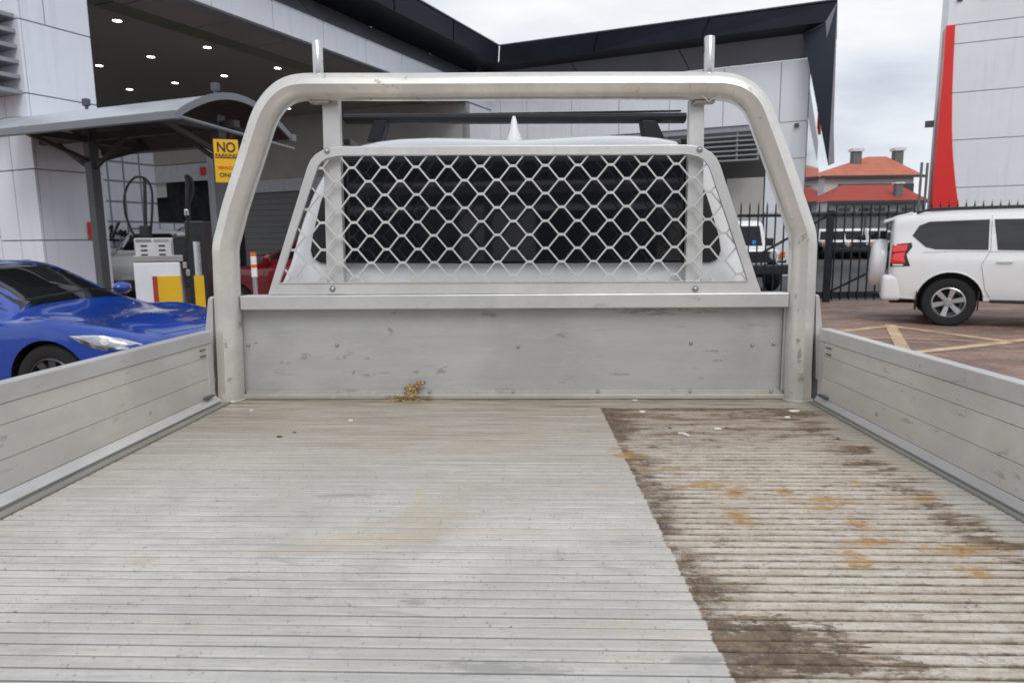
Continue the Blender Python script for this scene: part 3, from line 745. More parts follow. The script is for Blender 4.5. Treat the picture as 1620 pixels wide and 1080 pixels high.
hip("roof", M_tile2, hp(1309, 318, -6).x, hp(1470, 318, -6).x, HY - 6.2, HY + .3, lz, la, hp(1330, 300, -2).x, hp(1420, 300, -2).x, HY - 2)
hbox("gutter", M_dark, hp(1309, 318, -6).x - .05, hp(1470, 318, -6).x + .05, HY - 6.32, HY - 6.2, lz - .22, lz + .05)
hbox("window", M_privacy, hp(1330, 290).x, hp(1450, 290).x, HY + .4, HY + .5, ze - 2.4, ze - .75)
for px, pyt, dy in ((1357, 234, 3), (1423, 233, 4)):
    x = hp(px, 250, dy).x; zt2 = hp(px, pyt, dy).z
    c = hbox("chimney", M_chim, x - .42, x + .42, HY + dy, HY + dy + .8, ze + .5, zt2 - .35)
    hbox("chimney_cap", M_lintel, x - .58, x + .58, HY + dy - .15, HY + dy + .95, zt2 - .35, zt2 - .05)
x = hp(1417, 300, -4.5).x; zt2 = hp(1417, 289, -4.5).z
hbox("chimney", M_chim, x - .3, x + .3, HY - 5.2, HY - 4.6, lz, zt2 - .15); hbox("chimney_cap", M_lintel, x - .42, x + .42, HY - 5.3, HY - 4.5, zt2 - .15, zt2)
for px in (1340, 1372, 1396, 1440):
    x = hp(px, 330, -6).x; hbox("window", M_privacy, x - .5, x + .5, HY - 5.6, HY - 5.48, 2.2, lz - .6)
# low grey shed wall behind the parked four wheel drives
shx0, shx1 = at_y(1180, 350, 58).x, at_y(1500, 350, 58).x
shed = empty("storage_shed", ((shx0 + shx1) / 2, 58, 0), 0, "long low grey shed wall behind the parked white four wheel drives", "shed")
wz = at_y(1390, 338, 58).z
bxo("wall", M_chim, shed, (0, 2, wz / 2), (shx1 - shx0, 4, wz)); bxo("roof", M_steel, shed, (0, 1.9, wz + .1), (shx1 - shx0 + .4, 4.4, .2))
for i in range(6): bxo("downpipe", M_steel, shed, (-(shx1 - shx0) / 2 + 1 + i * 3, -.05, wz / 2), (.12, .1, wz))
o = MB().box((0, 0, .05), (14, .35, .1)).build("kerb", plain("orange_kerb_paint", (.45, .2, .08), .7)); o.location = at_z(1350, 408, 0); tag(o, kind='structure')
# power pole tops right of house
for px, yt_ in ((1453, 257), (1462, 258)):
    b_ = at_y(px, 330, 60); pole = MB().tube([(0, 0, 0), (0, 0, at_y(px, yt_, 60).z)], .11, 8).build("utility_pole", M_chim); pole.location = (b_.x, 60, 0)
    tag(pole, "thin grey pole " + ("nearer the orange roof" if px < 1460 else "nearer the red tower stripe") + ", one of a close pair", "pole", "poles beside the house")

# ------------------------------------------------------------------ vehicles
def catmull(P, nper):
    out = []; n = len(P)
    for i in range(n - 1):
        p0, p1, p2, p3 = P[max(i - 1, 0)], P[i], P[i + 1], P[min(i + 2, n - 1)]
        for k_ in range(nper):
            t = k_ / nper
            out.append(.5 * ((2 * p1) + (p2 - p0) * t + (2 * p0 - 5 * p1 + 4 * p2 - p3) * t * t + (3 * p1 - 3 * p2 + p3 - p0) * t ** 3))
    out.append(P[-1].copy()); return out
def loft(stations, nx=5, ny=4):
    """stations: [(x, [(y,z) x K])], half rings from bottom centre to top centre; returns a bmesh"""
    K = len(stations[0][1])
    lines = []
    for k_ in range(K):
        lines.append(catmull([Vector((s_[0], s_[1][k_][0], s_[1][k_][1])) for s_ in stations], nx))
    bm = bmesh.new(); rings = []
    for i in range(len(lines[0])):
        half = catmull([lines[k_][i] for k_ in range(K)], ny)
        for h_ in half: h_.y = max(h_.y, 0)
        half[0].y = 0; half[-1].y = 0
        ring = [bm.verts.new(p) for p in half] + [bm.verts.new((p.x, -p.y, p.z)) for p in half[-2:0:-1]]
        rings.append(ring)
    n = len(rings[0])
    for a in range(len(rings) - 1):
        for j in range(n): bm.faces.new((rings[a][j], rings[a][(j + 1) % n], rings[a + 1][(j + 1) % n], rings[a + 1][j]))
    for ring in (rings[0], rings[-1]):
        c = bm.verts.new(sum((v.co for v in ring), Vector()) / n)
        for j in range(n): bm.faces.new((ring[j], ring[(j + 1) % n], c))
    bmesh.ops.recalc_face_normals(bm, faces=bm.faces)
    return bm
def bm_obj(bm, name, m, parent, smooth=35):
    me = bpy.data.meshes.new(name); bm.to_mesh(me); o = bpy.data.objects.new(name, me); COL.objects.link(o); me.materials.append(m); o.parent = parent
    if smooth: me.shade_smooth(); me.set_sharp_from_angle(angle=R(smooth))
    return o
def boolean_cut(o, cutters, mat_in):
    me0 = o.data; me0.materials.append(mat_in)
    obs = []
    for bm in cutters:
        me = bpy.data.meshes.new("cut"); bm.to_mesh(me); me.materials.append(mat_in); me.materials.append(mat_in)
        for p in me.polygons: p.material_index = 1
        c = bpy.data.objects.new("cut", me); COL.objects.link(c); obs.append(c)
        md = o.modifiers.new("b", 'BOOLEAN'); md.operation = 'DIFFERENCE'; md.object = c; md.solver = 'EXACT'
    par = o.parent; o.parent = None
    bpy.context.view_layer.update()
    dg = bpy.context.evaluated_depsgraph_get(); new = bpy.data.meshes.new_from_object(o.evaluated_get(dg))
    o.modifiers.clear(); o.data = new; o.parent = par
    for c in obs: bpy.data.objects.remove(c)
def patch(bvh, outline, d, name, m, parent, off=.004, rings=6, thick=0):
    """surface patch: outline points are thrown along d onto the body; star-shaped outlines"""
    d = Vector(d).normalized(); pts = [Vector(p) for p in outline]
    # densify
    den = []
    for a, b in zip(pts, pts[1:] + pts[:1]):
        k_ = max(1, int((b - a).length / .07))
        den += [a.lerp(b, q / k_) for q in range(k_)]
    c = sum(den, Vector()) / len(den); bm = bmesh.new(); rr = []
    def hit(p):
        h_, nn, i_, dist = bvh.ray_cast(p - d * 3, d)
        if h_ is None: return p - d * off
        return h_ - d * off
    for k_ in range(rings, 0, -1):
        rr.append([bm.verts.new(hit(c + (p - c) * (k_ / rings))) for p in den])
    cc = bm.verts.new(hit(c)); n = len(den)
    for a in range(len(rr) - 1):
        for j in range(n): bm.faces.new((rr[a][j], rr[a][(j + 1) % n], rr[a + 1][(j + 1) % n], rr[a + 1][j]))
    for j in range(n): bm.faces.new((rr[-1][j], rr[-1][(j + 1) % n], cc))
    # rim going back into the body
    back = [bm.verts.new(v.co + d * (off + .02)) for v in rr[0]]
    for j in range(n): bm.faces.new((rr[0][j], back[j], back[(j + 1) % n], rr[0][(j + 1) % n]))
    bmesh.ops.recalc_face_normals(bm, faces=bm.faces)
    return bm_obj(bm, name, m, parent, 40)
def seam(bvh, pts, d, name, m, parent, w=.005):
    d = Vector(d).normalized(); path = []
    for a, b in zip(pts, pts[1:]):
        a, b = Vector(a), Vector(b); k_ = max(1, int((b - a).length / .08))
        for q in range(k_ + 1):
            h_ = bvh.ray_cast(a.lerp(b, q / k_) - d * 3, d)[0]
            if h_: path.append(h_)
    path = [p for i, p in enumerate(path) if i == 0 or (p - path[i - 1]).length > 1e-3]
    return MB().tube(path, w, 5).build(name, m, parent)
def wheel(parent, x, y, r, w, side, spokes=6, m_rim=None, rr=.66, name="wheel"):
    e_ = empty(name, (x, y, r)); e_.parent = parent
    if side > 0: e_.rotation_euler.z = math.pi
    # outer face at local -Y
    h = w / 2
    MB().lathe([(r * rr, -h + .015), (r * .74, -h), (r * .93, -h + .008), (r * .985, -h + .04), (r, -h + .07), (r, h - .05), (r * .93, h), (r * rr, h), (r * rr, h - .05), (r * rr, -h + .015)], (0, 0, 0), 'Y', 40, False).build("tyre", M_rubber, e_, 50)
    mb = MB(); mb.lathe([(r * rr, -h + .02), (r * (rr - .045), -h + .01), (r * (rr - .06), -h + .03), (r * (rr - .07), h - .02), (.0, h - .02)], (0, 0, 0), 'Y', 40, False)
    for k_ in range(spokes):
        th = 2 * math.pi * k_ / spokes + .25
        ca, sa_ = math.cos(th), math.sin(th)
        def P(rad, tw, yy): return Vector((ca * rad - sa_ * tw, yy, sa_ * rad + ca * tw))
        R1 = r * (rr - .03); w1_, w0_ = r * .105, r * .075
        pts = [P(r * .10, -w0_, -h + .045), P(R1, -w1_, -h + .02), P(R1, w1_, -h + .02), P(r * .10, w0_, -h + .045)]
        mb.prism(pts, (0, .045, 0))
    mb.lathe([(.001, -h + .02), (r * .13, -h + .02), (r * .17, -h + .05), (r * .17, -h + .09)], (0, 0, 0), 'Y', 20, False)
    mb.build("rim", m_rim or M_rim, e_, 30)
    MB().lathe([(r * .50, h - .06), (.01, h - .06)], (0, 0, 0), 'Y', 24, False).build("brake_disc", M_black, e_)
    return e_
def arch_cutter(x, z, r, y0, y1):
    m = MB(); m.lathe([(r, y0), (r, y1)], (x, 0, z), 'Y', 40); bmesh.ops.recalc_face_normals(m.bm, faces=m.bm.faces); return m.bm

# ---- coupe
def coupe(name, paint, loc, rz, label, zs=1.0, rim=None):
    e_ = empty(name, loc, rz, label, "car")
    def st(x, w, zf, zsh, bw, bz, mw, mz, rw, rz_, cz, zb=.18):
        return (x, [(0, zb), (w - .16, zb), (w - .03, zb + .11), (w, zf), (w - .015, zsh), (bw, bz), (mw, mz), (rw, rz_), (0, cz)])
    sts = [
        st(-2.12, .45, .50, .62, .50, .70, .42, .74, .3, .76, .77, .38),
        st(-2.06, .70, .52, .70, .68, .82, .56, .87, .35, .90, .91, .28),
        st(-1.80, .84, .52, .76, .78, .90, .64, .95, .40, .98, 1.0, .22),
        st(-1.30, .885, .52, .80, .80, .93, .66, 1.02, .45, 1.08, 1.11),
        st(-.75, .875, .50, .78, .78, .92, .67, 1.12, .50, 1.23, 1.26),
        st(-.20, .865, .50, .76, .78, .92, .66, 1.15, .50, 1.28, 1.31),
        st(.15, .865, .50, .76, .78, .92, .665, 1.13, .50, 1.255, 1.29),
        st(.55, .87, .50, .77, .785, .885, .69, .99, .52, 1.075, 1.11),
        st(.95, .88, .52, .78, .80, .835, .70, .87, .50, .895, .91),
        st(1.28, .888, .54, .80, .79, .845, .62, .805, .45, .82, .835),
        st(1.65, .87, .52, .73, .76, .79, .60, .785, .40, .795, .81),
        st(1.93, .78, .48, .62, .68, .69, .52, .705, .35, .72, .73, .20),
        st(2.07, .62, .42, .54, .55, .60, .42, .62, .28, .63, .64, .22),
        st(2.12, .40, .38, .46, .36, .50, .28, .52, .16, .53, .54, .28)]
    sts = [(x, [(y, z * zs) for y, z in P]) for x, P in sts]
    bm = loft(sts, 6, 4); bvh = BVHTree.FromBMesh(bm)
    body = bm_obj(bm, "body", paint, e_)
    r = .325 * (zs ** .5)
    cut = [arch_cutter(x, r, r + .035, a, b) for x in (1.28, -1.29) for a, b in ((-1.1, -.56), (.56, 1.1))]
    boolean_cut(body, cut, M_black)
    Z = lambda z: z * zs
    patch(bvh, [(2, y, Z(z)) for y, z in ((-.72, .905), (-.4, .935), (0, .945), (.4, .935), (.72, .905), (.66, 1.10), (.55, 1.225), (.3, 1.265), (0, 1.275), (-.3, 1.265), (-.55, 1.225), (-.66, 1.10))], (-1, 0, 0), "windscreen", M_glass, e_)
    patch(bvh, [(-2, y, Z(z)) for y, z in ((-.60, 1.0), (0, 1.03), (.60, 1.0), (.5, 1.2), (0, 1.235), (-.5, 1.2))], (1, 0, 0), "rear_window", M_glass, e_)
    for s_ in (-1, 1):
        patch(bvh, [(x, 2 * s_, Z(z)) for x, z in ((.72, .955), (.35, 1.10), (.05, 1.19), (-.3, 1.225), (-.7, 1.19), (-1.15, 1.03), (-1.2, .98), (-.3, .96))], (0, -s_, 0), "side_window", M_glass, e_)
        for pts in ([(.62, 2 * s_, Z(.92)), (.70, 2 * s_, Z(.7)), (.66, 2 * s_, Z(.28))], [(-.62, 2 * s_, Z(.93)), (-.60, 2 * s_, Z(.6)), (-.50, 2 * s_, Z(.28))], [(.66, 2 * s_, Z(.27)), (-.50, 2 * s_, Z(.27))]):
            seam(bvh, pts, (0, -s_, 0), "door_seam", M_black, e_)
        # headlight, thrown from front-side
        d = Vector((-.62, -s_ * .78, -.25)).normalized()
        B = Vector((1.72, s_ * .72, Z(.64)))
        # outline in a plane across d
        ax = Vector((d.y * s_, -d.x * s_, 0)).normalized() * 1.0
        if ax.x < 0: ax = -ax
        up = Vector((0, 0, 1))
        out = [B + ax * a + up * b for a, b in ((-.28, .085), (-.10, .065), (.08, .02), (.24, -.045), (.12, -.075), (-.04, -.07), (-.16, -.02))]
        patch(bvh, [o_ for o_ in out], d, "headlight_bezel", M_chrome, e_, .004, 4)
        out = [B + Vector((0, 0, .004)) + ax * a + up * b for a, b in ((-.21, .065), (-.08, .047), (.07, .008), (.20, -.043), (.10, -.058), (-.03, -.052), (-.12, -.012))]
        hl = patch(bvh, out, d, "headlight", M_lens, e_, .009, 4)
        pr = bvh.ray_cast(B - ax * .03 - d * 3, d)[0]
        if pr:
            m_ = MB(); m_.lathe([(.001, .016), (.03, .012), (.036, 0)], (0, 0, 0), 'Z', 16, False); q_ = m_.build("projector_lens", M_pwhite, hl, 50)
            q_.location = pr - d * .01; q_.rotation_euler = (-d).to_track_quat('Z', 'Y').to_euler()
        # mirror
        m_ = MB(); m_.lathe([(.001, -.07), (.055, -.06), (.078, -.02), (.075, .03), (.04, .06), (.001, .065)], (0, 0, 0), 'X', 14, False)
        bmesh.ops.scale(m_.bm, vec=(1, 1.35, .85), verts=m_.bm.verts)
        mo = m_.build("mirror", paint, e_, 60); mo.location = (.58, s_ * .96, Z(.98))
        MB().bar((.60, s_ * .80, Z(.93)), (.59, s_ * .92, Z(.96)), .05, .03).build("mirror_stalk", M_black, mo).matrix_parent_inverse = mo.matrix_basis.inverted()
        for x in (1.28, -1.29): wheel(e_, x, s_ * .765, r, .22, s_, 10, rim or M_rimdk)
    for s_ in (-1, 1): seam(bvh, [(.90, s_ * .70, 3), (1.3, s_ * .66, 3), (1.75, s_ * .60, 3), (2.0, s_ * .42, 3)], (0, 0, -1), "bonnet_seam", M_black, e_, .0035)
    seam(bvh, [(2.0, -.42, 3), (2.03, 0, 3), (2.0, .42, 3)], (0, 0, -1), "bonnet_seam", M_black, e_, .0035)
    for x in (1.0, 1.02): pass
    patch(bvh, [(3, y, Z(z)) for y, z in ((-.42, .42), (.42, .42), (.5, .25), (-.5, .25))], (-1, 0, 0), "grille", M_black, e_)
    MB().bar((.93, -.65, Z(.99)), (.93, .05, Z(1.03)), .02, .012).build("wiper", M_black, e_)
    MB().bar((.93, .10, Z(1.03)), (.93, .62, Z(.99)), .02, .012).build("wiper", M_black, e_)
    return e_, bvh
hd = R(-8)
wc = at_z(82, 606, .33)      # front right wheel hub
off = Matrix.Rotation(hd, 3, 'Z') @ Vector((1.28, -.86, 0))
blue, _ = coupe("sports_coupe", M_blue, (wc.x - off.x, wc.y - off.y, 0), hd, "bright blue sports coupe parked beside the tray in front of the fuel pump")
redp = at_y(440, 400, 12.6)
redc, _ = coupe("red_hatchback", M_red, (redp.x + .5, 13.3, 0), R(176), "dark red car parked beyond the fuel pump, left of the mesh guard", zs=1.19)

# ---- wagon
def wagon(name, paint, loc, rz, label, spare=True):
    e_ = empty(name, loc, rz, label, "car")
    def st(x, w, z3, z4, bw, bz, mw, mz, rw, rz_, cz, zb=.40):
        return (x, [(0, zb), (w - .14, zb), (w - .03, zb + .08), (w, z3), (w - .008, z4), (bw, bz), (mw, mz), (rw, rz_), (0, cz)])
    sts = [
        st(-2.25, .74, .70, .86, .72, 1.02, .62, 1.18, .52, 1.30, 1.34, .50),
        st(-2.23, .84, .72, .90, .84, 1.08, .76, 1.40, .64, 1.64, 1.68, .46),
        st(-2.13, .92, .74, .98, .90, 1.12, .80, 1.48, .68, 1.74, 1.79, .42),
        st(-1.75, .935, .78, 1.02, .905, 1.14, .81, 1.50, .69, 1.785, 1.835),
        st(-1.0, .945, .78, 1.03, .91, 1.14, .82, 1.50, .69, 1.80, 1.85),
        st(.0, .945, .78, 1.03, .91, 1.13, .82, 1.48, .69, 1.795, 1.845),
        st(.45, .945, .78, 1.03, .91, 1.12, .82, 1.44, .68, 1.74, 1.80),
        st(.85, .945, .78, 1.02, .905, 1.11, .84, 1.31, .68, 1.46, 1.50),
        st(1.15, .945, .78, 1.02, .90, 1.09, .82, 1.15, .66, 1.19, 1.22),
        st(1.6, .94, .76, .98, .87, 1.06, .74, 1.12, .55, 1.15, 1.18),
        st(2.15, .88, .70, .88, .80, .98, .66, 1.04, .45, 1.08, 1.10, .42),
        st(2.45, .70, .62, .76, .64, .84, .52, .90, .35, .92, .93, .46),
        st(2.52, .5, .58, .68, .48, .76, .40, .80, .28, .82, .83, .5)]
    bm = loft(sts, 6, 4); bvh = BVHTree.FromBMesh(bm)
    body = bm_obj(bm, "body", paint, e_)
    r = .385
    cut = [arch_cutter(x, r + .02, r + .075, a, b) for x in (1.40, -1.39) for a, b in ((-1.2, -.62), (.62, 1.2))]
    boolean_cut(body, cut, M_black)
    for s_ in (-1, 1):
        d = (0, -s_, 0)
        P = lambda l: [(x, 2 * s_, z) for x, z in l]
        patch(bvh, P([(-1.95, 1.44), (-1.86, 1.60), (-1.72, 1.66), (-.92, 1.68), (-.92, 1.21), (-1.62, 1.22), (-1.76, 1.26)]), d, "side_window", M_privacy, e_, .005)
        patch(bvh, P([(-.86, 1.68), (-.05, 1.68), (-.05, 1.19), (-.80, 1.21)]), d, "side_window", M_privacy, e_, .005)
        patch(bvh, P([(.02, 1.68), (.40, 1.64), (.80, 1.38), (.98, 1.18), (.02, 1.19)]), d, "side_window", M_glass, e_, .005)
        seam(bvh, P([(-.89, 1.74), (-.89, 1.2), (-1.0, .98), (-.93, .60), (-.85, .46)]), d, "door_seam", M_black, e_, .0035)
        seam(bvh, P([(-.015, 1.74), (-.015, .46)]), d, "door_seam", M_black, e_, .0035)
        seam(bvh, P([(-1.80, 1.17), (-1.3, 1.19), (.9, 1.16)]), d, "belt_line", M_louvre, e_, .004)
        for x in (-.70, .22):
            h_ = bvh.ray_cast(Vector((x, 2 * s_, 1.04)), Vector(d))[0]
            MB().bar((x - .10, h_.y + s_ * .03, 1.035), (x + .11, h_.y + s_ * .03, 1.035), .022, .032).build("door_handle", paint, e_, 0, .008)
        MB().bar((-.85, s_ * .93, .42), (.90, s_ * .93, .42), .14, .05).build("side_step", M_black, e_, 0, .01)
        # arch lips
        for x in (1.40, -1.39):
            pts = [(x + (r + .082) * math.cos(R(a)), 2 * s_, r + .02 + (r + .082) * math.sin(R(a))) for a in range(0, 181, 12)]
            seam(bvh, pts, d, "arch_lip", paint, e_, .012)
            wheel(e_, x, s_ * .80, r, .26, s_, 6, M_rim, .62)
        # tail lamp wrapping the corner
        d2 = Vector((.45, -s_ * .89, 0))
        def TL(l): return [Vector((-2.08, s_ * .84, z)) + Vector((.89, s_ * .45, 0)) * a for a, z in l]
        patch(bvh, TL([(-.13, 1.30), (.12, 1.33), (.14, 1.26), (.085, 1.14), (.15, .955), (-.15, .94)]), d2, "lamp_surround", M_black, e_, .006)
        patch(bvh, TL([(-.11, 1.285), (.085, 1.305), (.075, 1.20), (-.12, 1.17)]), d2, "tail_lamp", M_redlens, e_, .02)
        patch(bvh, TL([(-.12, 1.15), (.065, 1.18), (.06, 1.10), (.085, 1.01), (-.13, 1.00)]), d2, "tail_lamp", M_redlens, e_, .02)
        patch(bvh, TL([(-.09, .985), (.07, .985), (.05, .96), (-.08, .955)]), d2, "reversing_lamp", M_chip, e_, .02)
        MB().tube([(-1.9, s_ * .66, 1.80), (-1.7, s_ * .67, 1.865), (.2, s_ * .67, 1.88), (.45, s_ * .66, 1.81)], .02, 8).build("roof_rail", M_black, e_, 50)
        MB().box((-1.0, s_ * .93, .42), (.02, .02, .3)).build("mudflap_stay", M_black, e_)
        MB().box((-1.84, s_ * .80, .40), (.015, .26, .30)).build("mudflap", M_black, e_)
        mo = MB().box((.72, s_ * 1.04, 1.22), (.14, .2, .17)).build("mirror", paint, e_, 40, .035)
        patch(bvh, [(3, s_ * y, z) for y, z in ((.52, .92), (.80, .93), (.80, .80), (.52, .79))], (-1, 0, 0), "headlight", M_lens, e_)
    patch(bvh, [(3, y, z) for y, z in ((-.78, 1.25), (.78, 1.25), (.70, 1.62), (.60, 1.72), (-.60, 1.72), (-.70, 1.62))], (-1, 0, 0), "windscreen", M_glass, e_)
    patch(bvh, [(-3, y, z) for y, z in ((-.66, 1.20), (.66, 1.20), (.58, 1.60), (-.58, 1.60))], (1, 0, 0), "rear_window", M_privacy, e_)
    MB().prism([(-2.36, -.62, 1.70), (-2.36, .62, 1.70), (-1.95, .66, 1.83), (-1.95, -.66, 1.83)], (0, 0, -.05)).build("roof_spoiler", paint, e_, 0, .012)
    # rear bumper
    MB().box((-2.20, 0, .60), (.30, 1.84, .42)).build("rear_bumper", paint, e_, 40, .07, 4)
    MB().tube([(-2.45, 0, .42), (-2.1, 0, .42)], .03, 8).build("tow_bar", M_black, e_)
    MB().tube([(-2.2, -.62, .36), (-1.7, -.55, .36)], .03, 8).build("exhaust_pipe", M_black, e_)
    if spare:
        m_ = MB(); m_.lathe([(.001, -.14), (.26, -.135), (.35, -.11), (.395, -.05), (.40, .02), (.385, .10), (.30, .12), (.001, .12)], (0, 0, 0), 'X', 40, False)
        q_ = m_.build("spare_wheel_cover", paint, e_, 45); q_.location = (-2.39, -.22, .99); q_.rotation_euler = (0, R(3), 0)
        MB().box((-2.27, -.22, .99), (.12, .2, .2)).build("spare_bracket", M_black, e_)
    return e_
wh = at_z(1497, 516, 0); hs = R(-26)
off = Matrix.Rotation(hs, 3, 'Z') @ Vector((-1.39, -.90, 0))
suv = wagon("white_wagon", M_white, (wh.x - off.x, wh.y - off.y, 0), hs, "large white wagon with rear mounted spare wheel parked before the black gate")
# white hatch behind the pump: nose toward us
pv = at_y(240, 400, 16.0)
pv = at_y(228, 400, 19.5)
wagon("white_wagon", M_white, (pv.x, 20.5, 0), R(278), "white wagon parked behind the fuel pump, mostly hidden by it", spare=False)

# ---- boxy four wheel drives
def boxy(name, loc, rz, label, group=None):
    e_ = empty(name, loc, rz, label, "car", group)
    MB().box((-1.2, 0, .85), (2.4, 1.74, .50)).build("rear_body", M_white, e_, 0, .04)
    MB().prism([(-2.1, -.84, 1.08), (1.02, -.86, 1.08), (.62, -.78, 1.78), (.45, -.76, 1.86), (-2.1, -.76, 1.86)], (0, 0, 0)) if False else None
    mb = MB()
    A = [(-1.7, 1.10), (.90, 1.10), (.76, 1.80), (.60, 1.90), (-1.7, 1.90)]
    wd = [.86, .86, .78, .74, .74]
    L_ = [mb.bm.verts.new((x, w_, z)) for (x, z), w_ in zip(A, wd)]; R_ = [mb.bm.verts.new((x, -w_, z)) for (x, z), w_ in zip(A, wd)]
    mb.bm.faces.new(L_); mb.bm.faces.new(R_[::-1])
    for i in range(5): mb.bm.faces.new((L_[i], R_[i], R_[(i + 1) % 5], L_[(i + 1) % 5]))
    mb.build("cabin", M_white, e_, 0, .03)
    MB().box((1.55, 0, .95), (1.35, 1.30, .36)).build("bonnet", M_white, e_, 0, .06)
    for s_ in (-1, 1):
        MB().box((1.50, s_ * .76, .92), (1.25, .24, .26)).build("front_wing", M_white, e_, 0, .05)
        MB().box((1.52, s_ * .90, .80), (1.02, .10, .10)).build("arch_flare", M_black, e_, 0, .02)
        hl = MB().lathe([(.001, .02), (.10, .015), (.115, -.02)], (0, 0, 0), 'X', 18, False).build("headlight", M_lens, e_, 50); hl.location = (2.25, s_ * .50, .95)
        MB().box((2.18, s_ * .76, .97), (.06, .13, .16)).build("indicator", M_orange, e_, 0, .01)
        MB().box((.55, s_ * 1.06, 1.30), (.08, .24, .22)).build("mirror", M_black, e_, 0, .02)
        MB().prism([(.78, s_ * .865, 1.18), (.56, s_ * .80, 1.72), (-.10, s_ * .80, 1.74), (-.10, s_ * .865, 1.18)], (0, s_ * .01, 0)).build("side_window", M_glass, e_)
        MB().prism([(-.20, s_ * .865, 1.18), (-.20, s_ * .80, 1.74), (-1.35, s_ * .80, 1.74), (-1.35, s_ * .865, 1.18)], (0, s_ * .01, 0)).build("side_window", M_glass, e_)
        for x in (1.55, -1.30): wheel(e_, x, s_ * .76, .38, .24, s_, 5, M_rimdk)
    MB().prism([(.878, -.74, 1.20), (.878, .74, 1.20), (.770, .68, 1.74), (.770, -.68, 1.74)], (.014, 0, .003)).build("windscreen", M_glass, e_)
    MB().box((2.20, 0, .92), (.06, 1.15, .30)).build("grille", M_black, e_, 0, .01)
    MB().box((2.36, 0, .60), (.22, 1.84, .26)).build("front_bumper", M_black, e_, 0, .03)
    MB().box((.1, 0, .50), (4.2, 1.2, .22)).build("chassis", M_black, e_)
    MB().tube([(.6, -.90, .9), (.62, -.90, 1.9)], .035, 8).build("snorkel", M_black, e_)
    return e_
q = at_y(1222, 440, 18.2)
fw = boxy("four_wheel_drive", (q.x - .66, 20.2, 0), R(-88), "boxy white four wheel drive facing us behind the gate, beside the white pillar")
MB().box((.880, .50, 1.30), (.02, .10, .10)).build("window_sticker", M_bluest, fw)
gx = "white four wheel drives parked far off in the yard"
def yard(px, rz, label):
    p = at_y(px, 395, 45.0); c = dup(fw); c.location = (p.x, 45.0, 0); c.rotation_euler = (0, 0, rz); c['label'] = label; c['group'] = gx
    for ch in list(c.children):
        if ch.name.startswith("window_sticker"): bpy.data.objects.remove(ch)
    return c
yard(1309, R(-100), "distant white four wheel drive left of the gate post, leftmost in the yard row")
yard(1336, R(-95), "distant white four wheel drive right of the gate post, second in the yard row")
yard(1364, R(-60), "distant white four wheel drive in the middle of the gate, third in the yard row")
yard(1398, R(-40), "distant white four wheel drive half hidden by the wagon's spare wheel")

# ------------------------------------------------------------------ fuel station shelter, pump, signs
CZs = 3.3
ca = at_z(278, 179, CZs)        # near right gutter corner
cb = at_z(0, 208, CZs)
cdv = (ca - cb).normalized(); cdv.z = 0
cn = Vector((-cdv.y, cdv.x, 0))     # away from us
shel = empty("pump_shelter", (ca.x, ca.y, 0), math.atan2(cdv.y, cdv.x), "curved white roof shelter on grey posts above the fuel pump", "shelter")
# local: x along gutter (0 = near right corner, negative left), y away
Wd = 2.5; Ll = 4.9; rise = .47
def arc(t): return (Wd * t, CZs + rise * math.sin(math.pi * t) ** .9)
N_ = 20
mb = MB(); top = []
for i in range(N_ + 1):
    y, z = arc(i / N_); top.append((y, z))
prof = top + [(y, z - .05) for y, z in reversed(top)]
mb = MB()
vs0 = [mb.bm.verts.new((-Ll, y, z)) for y, z in prof]; vs1 = [mb.bm.verts.new((0, y, z)) for y, z in prof]; n = len(prof)
for i in range(n): mb.bm.faces.new((vs0[i], vs0[(i + 1) % n], vs1[(i + 1) % n], vs1[i]))
mb.build("roof_sheet", M_roofsheet, shel, 40)
for x in (0.012, -Ll - .012):
    mb = MB(); up_ = [(y, z + .02) for y, z in top]; dn = [(y, z - .15) for y, z in reversed(top)]
    for i in range(N_):
        y0, z0 = top[i]; y1, z1 = top[i + 1]
        mb.face([(x, y0, z0 + .02), (x, y1, z1 + .02), (x, y1, z1 - .085), (x, y0, z0 - .085)]); mb.face([(x - .04, y0, z0 + .02), (x - .04, y1, z1 + .02), (x - .04, y1, z1 - .085), (x - .04, y0, z0 - .085)])
        mb.face([(x, y0, z0 + .02), (x, y1, z1 + .02), (x - .04, y1, z1 + .02), (x - .04, y0, z0 + .02)]); mb.face([(x, y0, z0 - .085), (x, y1, z1 - .085), (x - .04, y1, z1 - .085), (x - .04, y0, z0 - .085)])
    bmesh.ops.remove_doubles(mb.bm, verts=mb.bm.verts, dist=1e-5)
    mb.build("end_fascia", M_gutter, shel)
for y in (-.02, Wd + .02): bxo("gutter", M_gutter, shel, (-Ll / 2, y, CZs - .03), (Ll + .1, .10, .12), .01)
mb = MB()
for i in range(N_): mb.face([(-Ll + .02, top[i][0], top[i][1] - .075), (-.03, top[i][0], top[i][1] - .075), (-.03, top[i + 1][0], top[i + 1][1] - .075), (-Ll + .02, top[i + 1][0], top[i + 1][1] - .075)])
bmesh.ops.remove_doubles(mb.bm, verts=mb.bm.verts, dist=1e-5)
mb.build("dark_inner_shell", M_dark, shel, 40)  # dark shell under the sheet, widened to hide light bounced off the paving
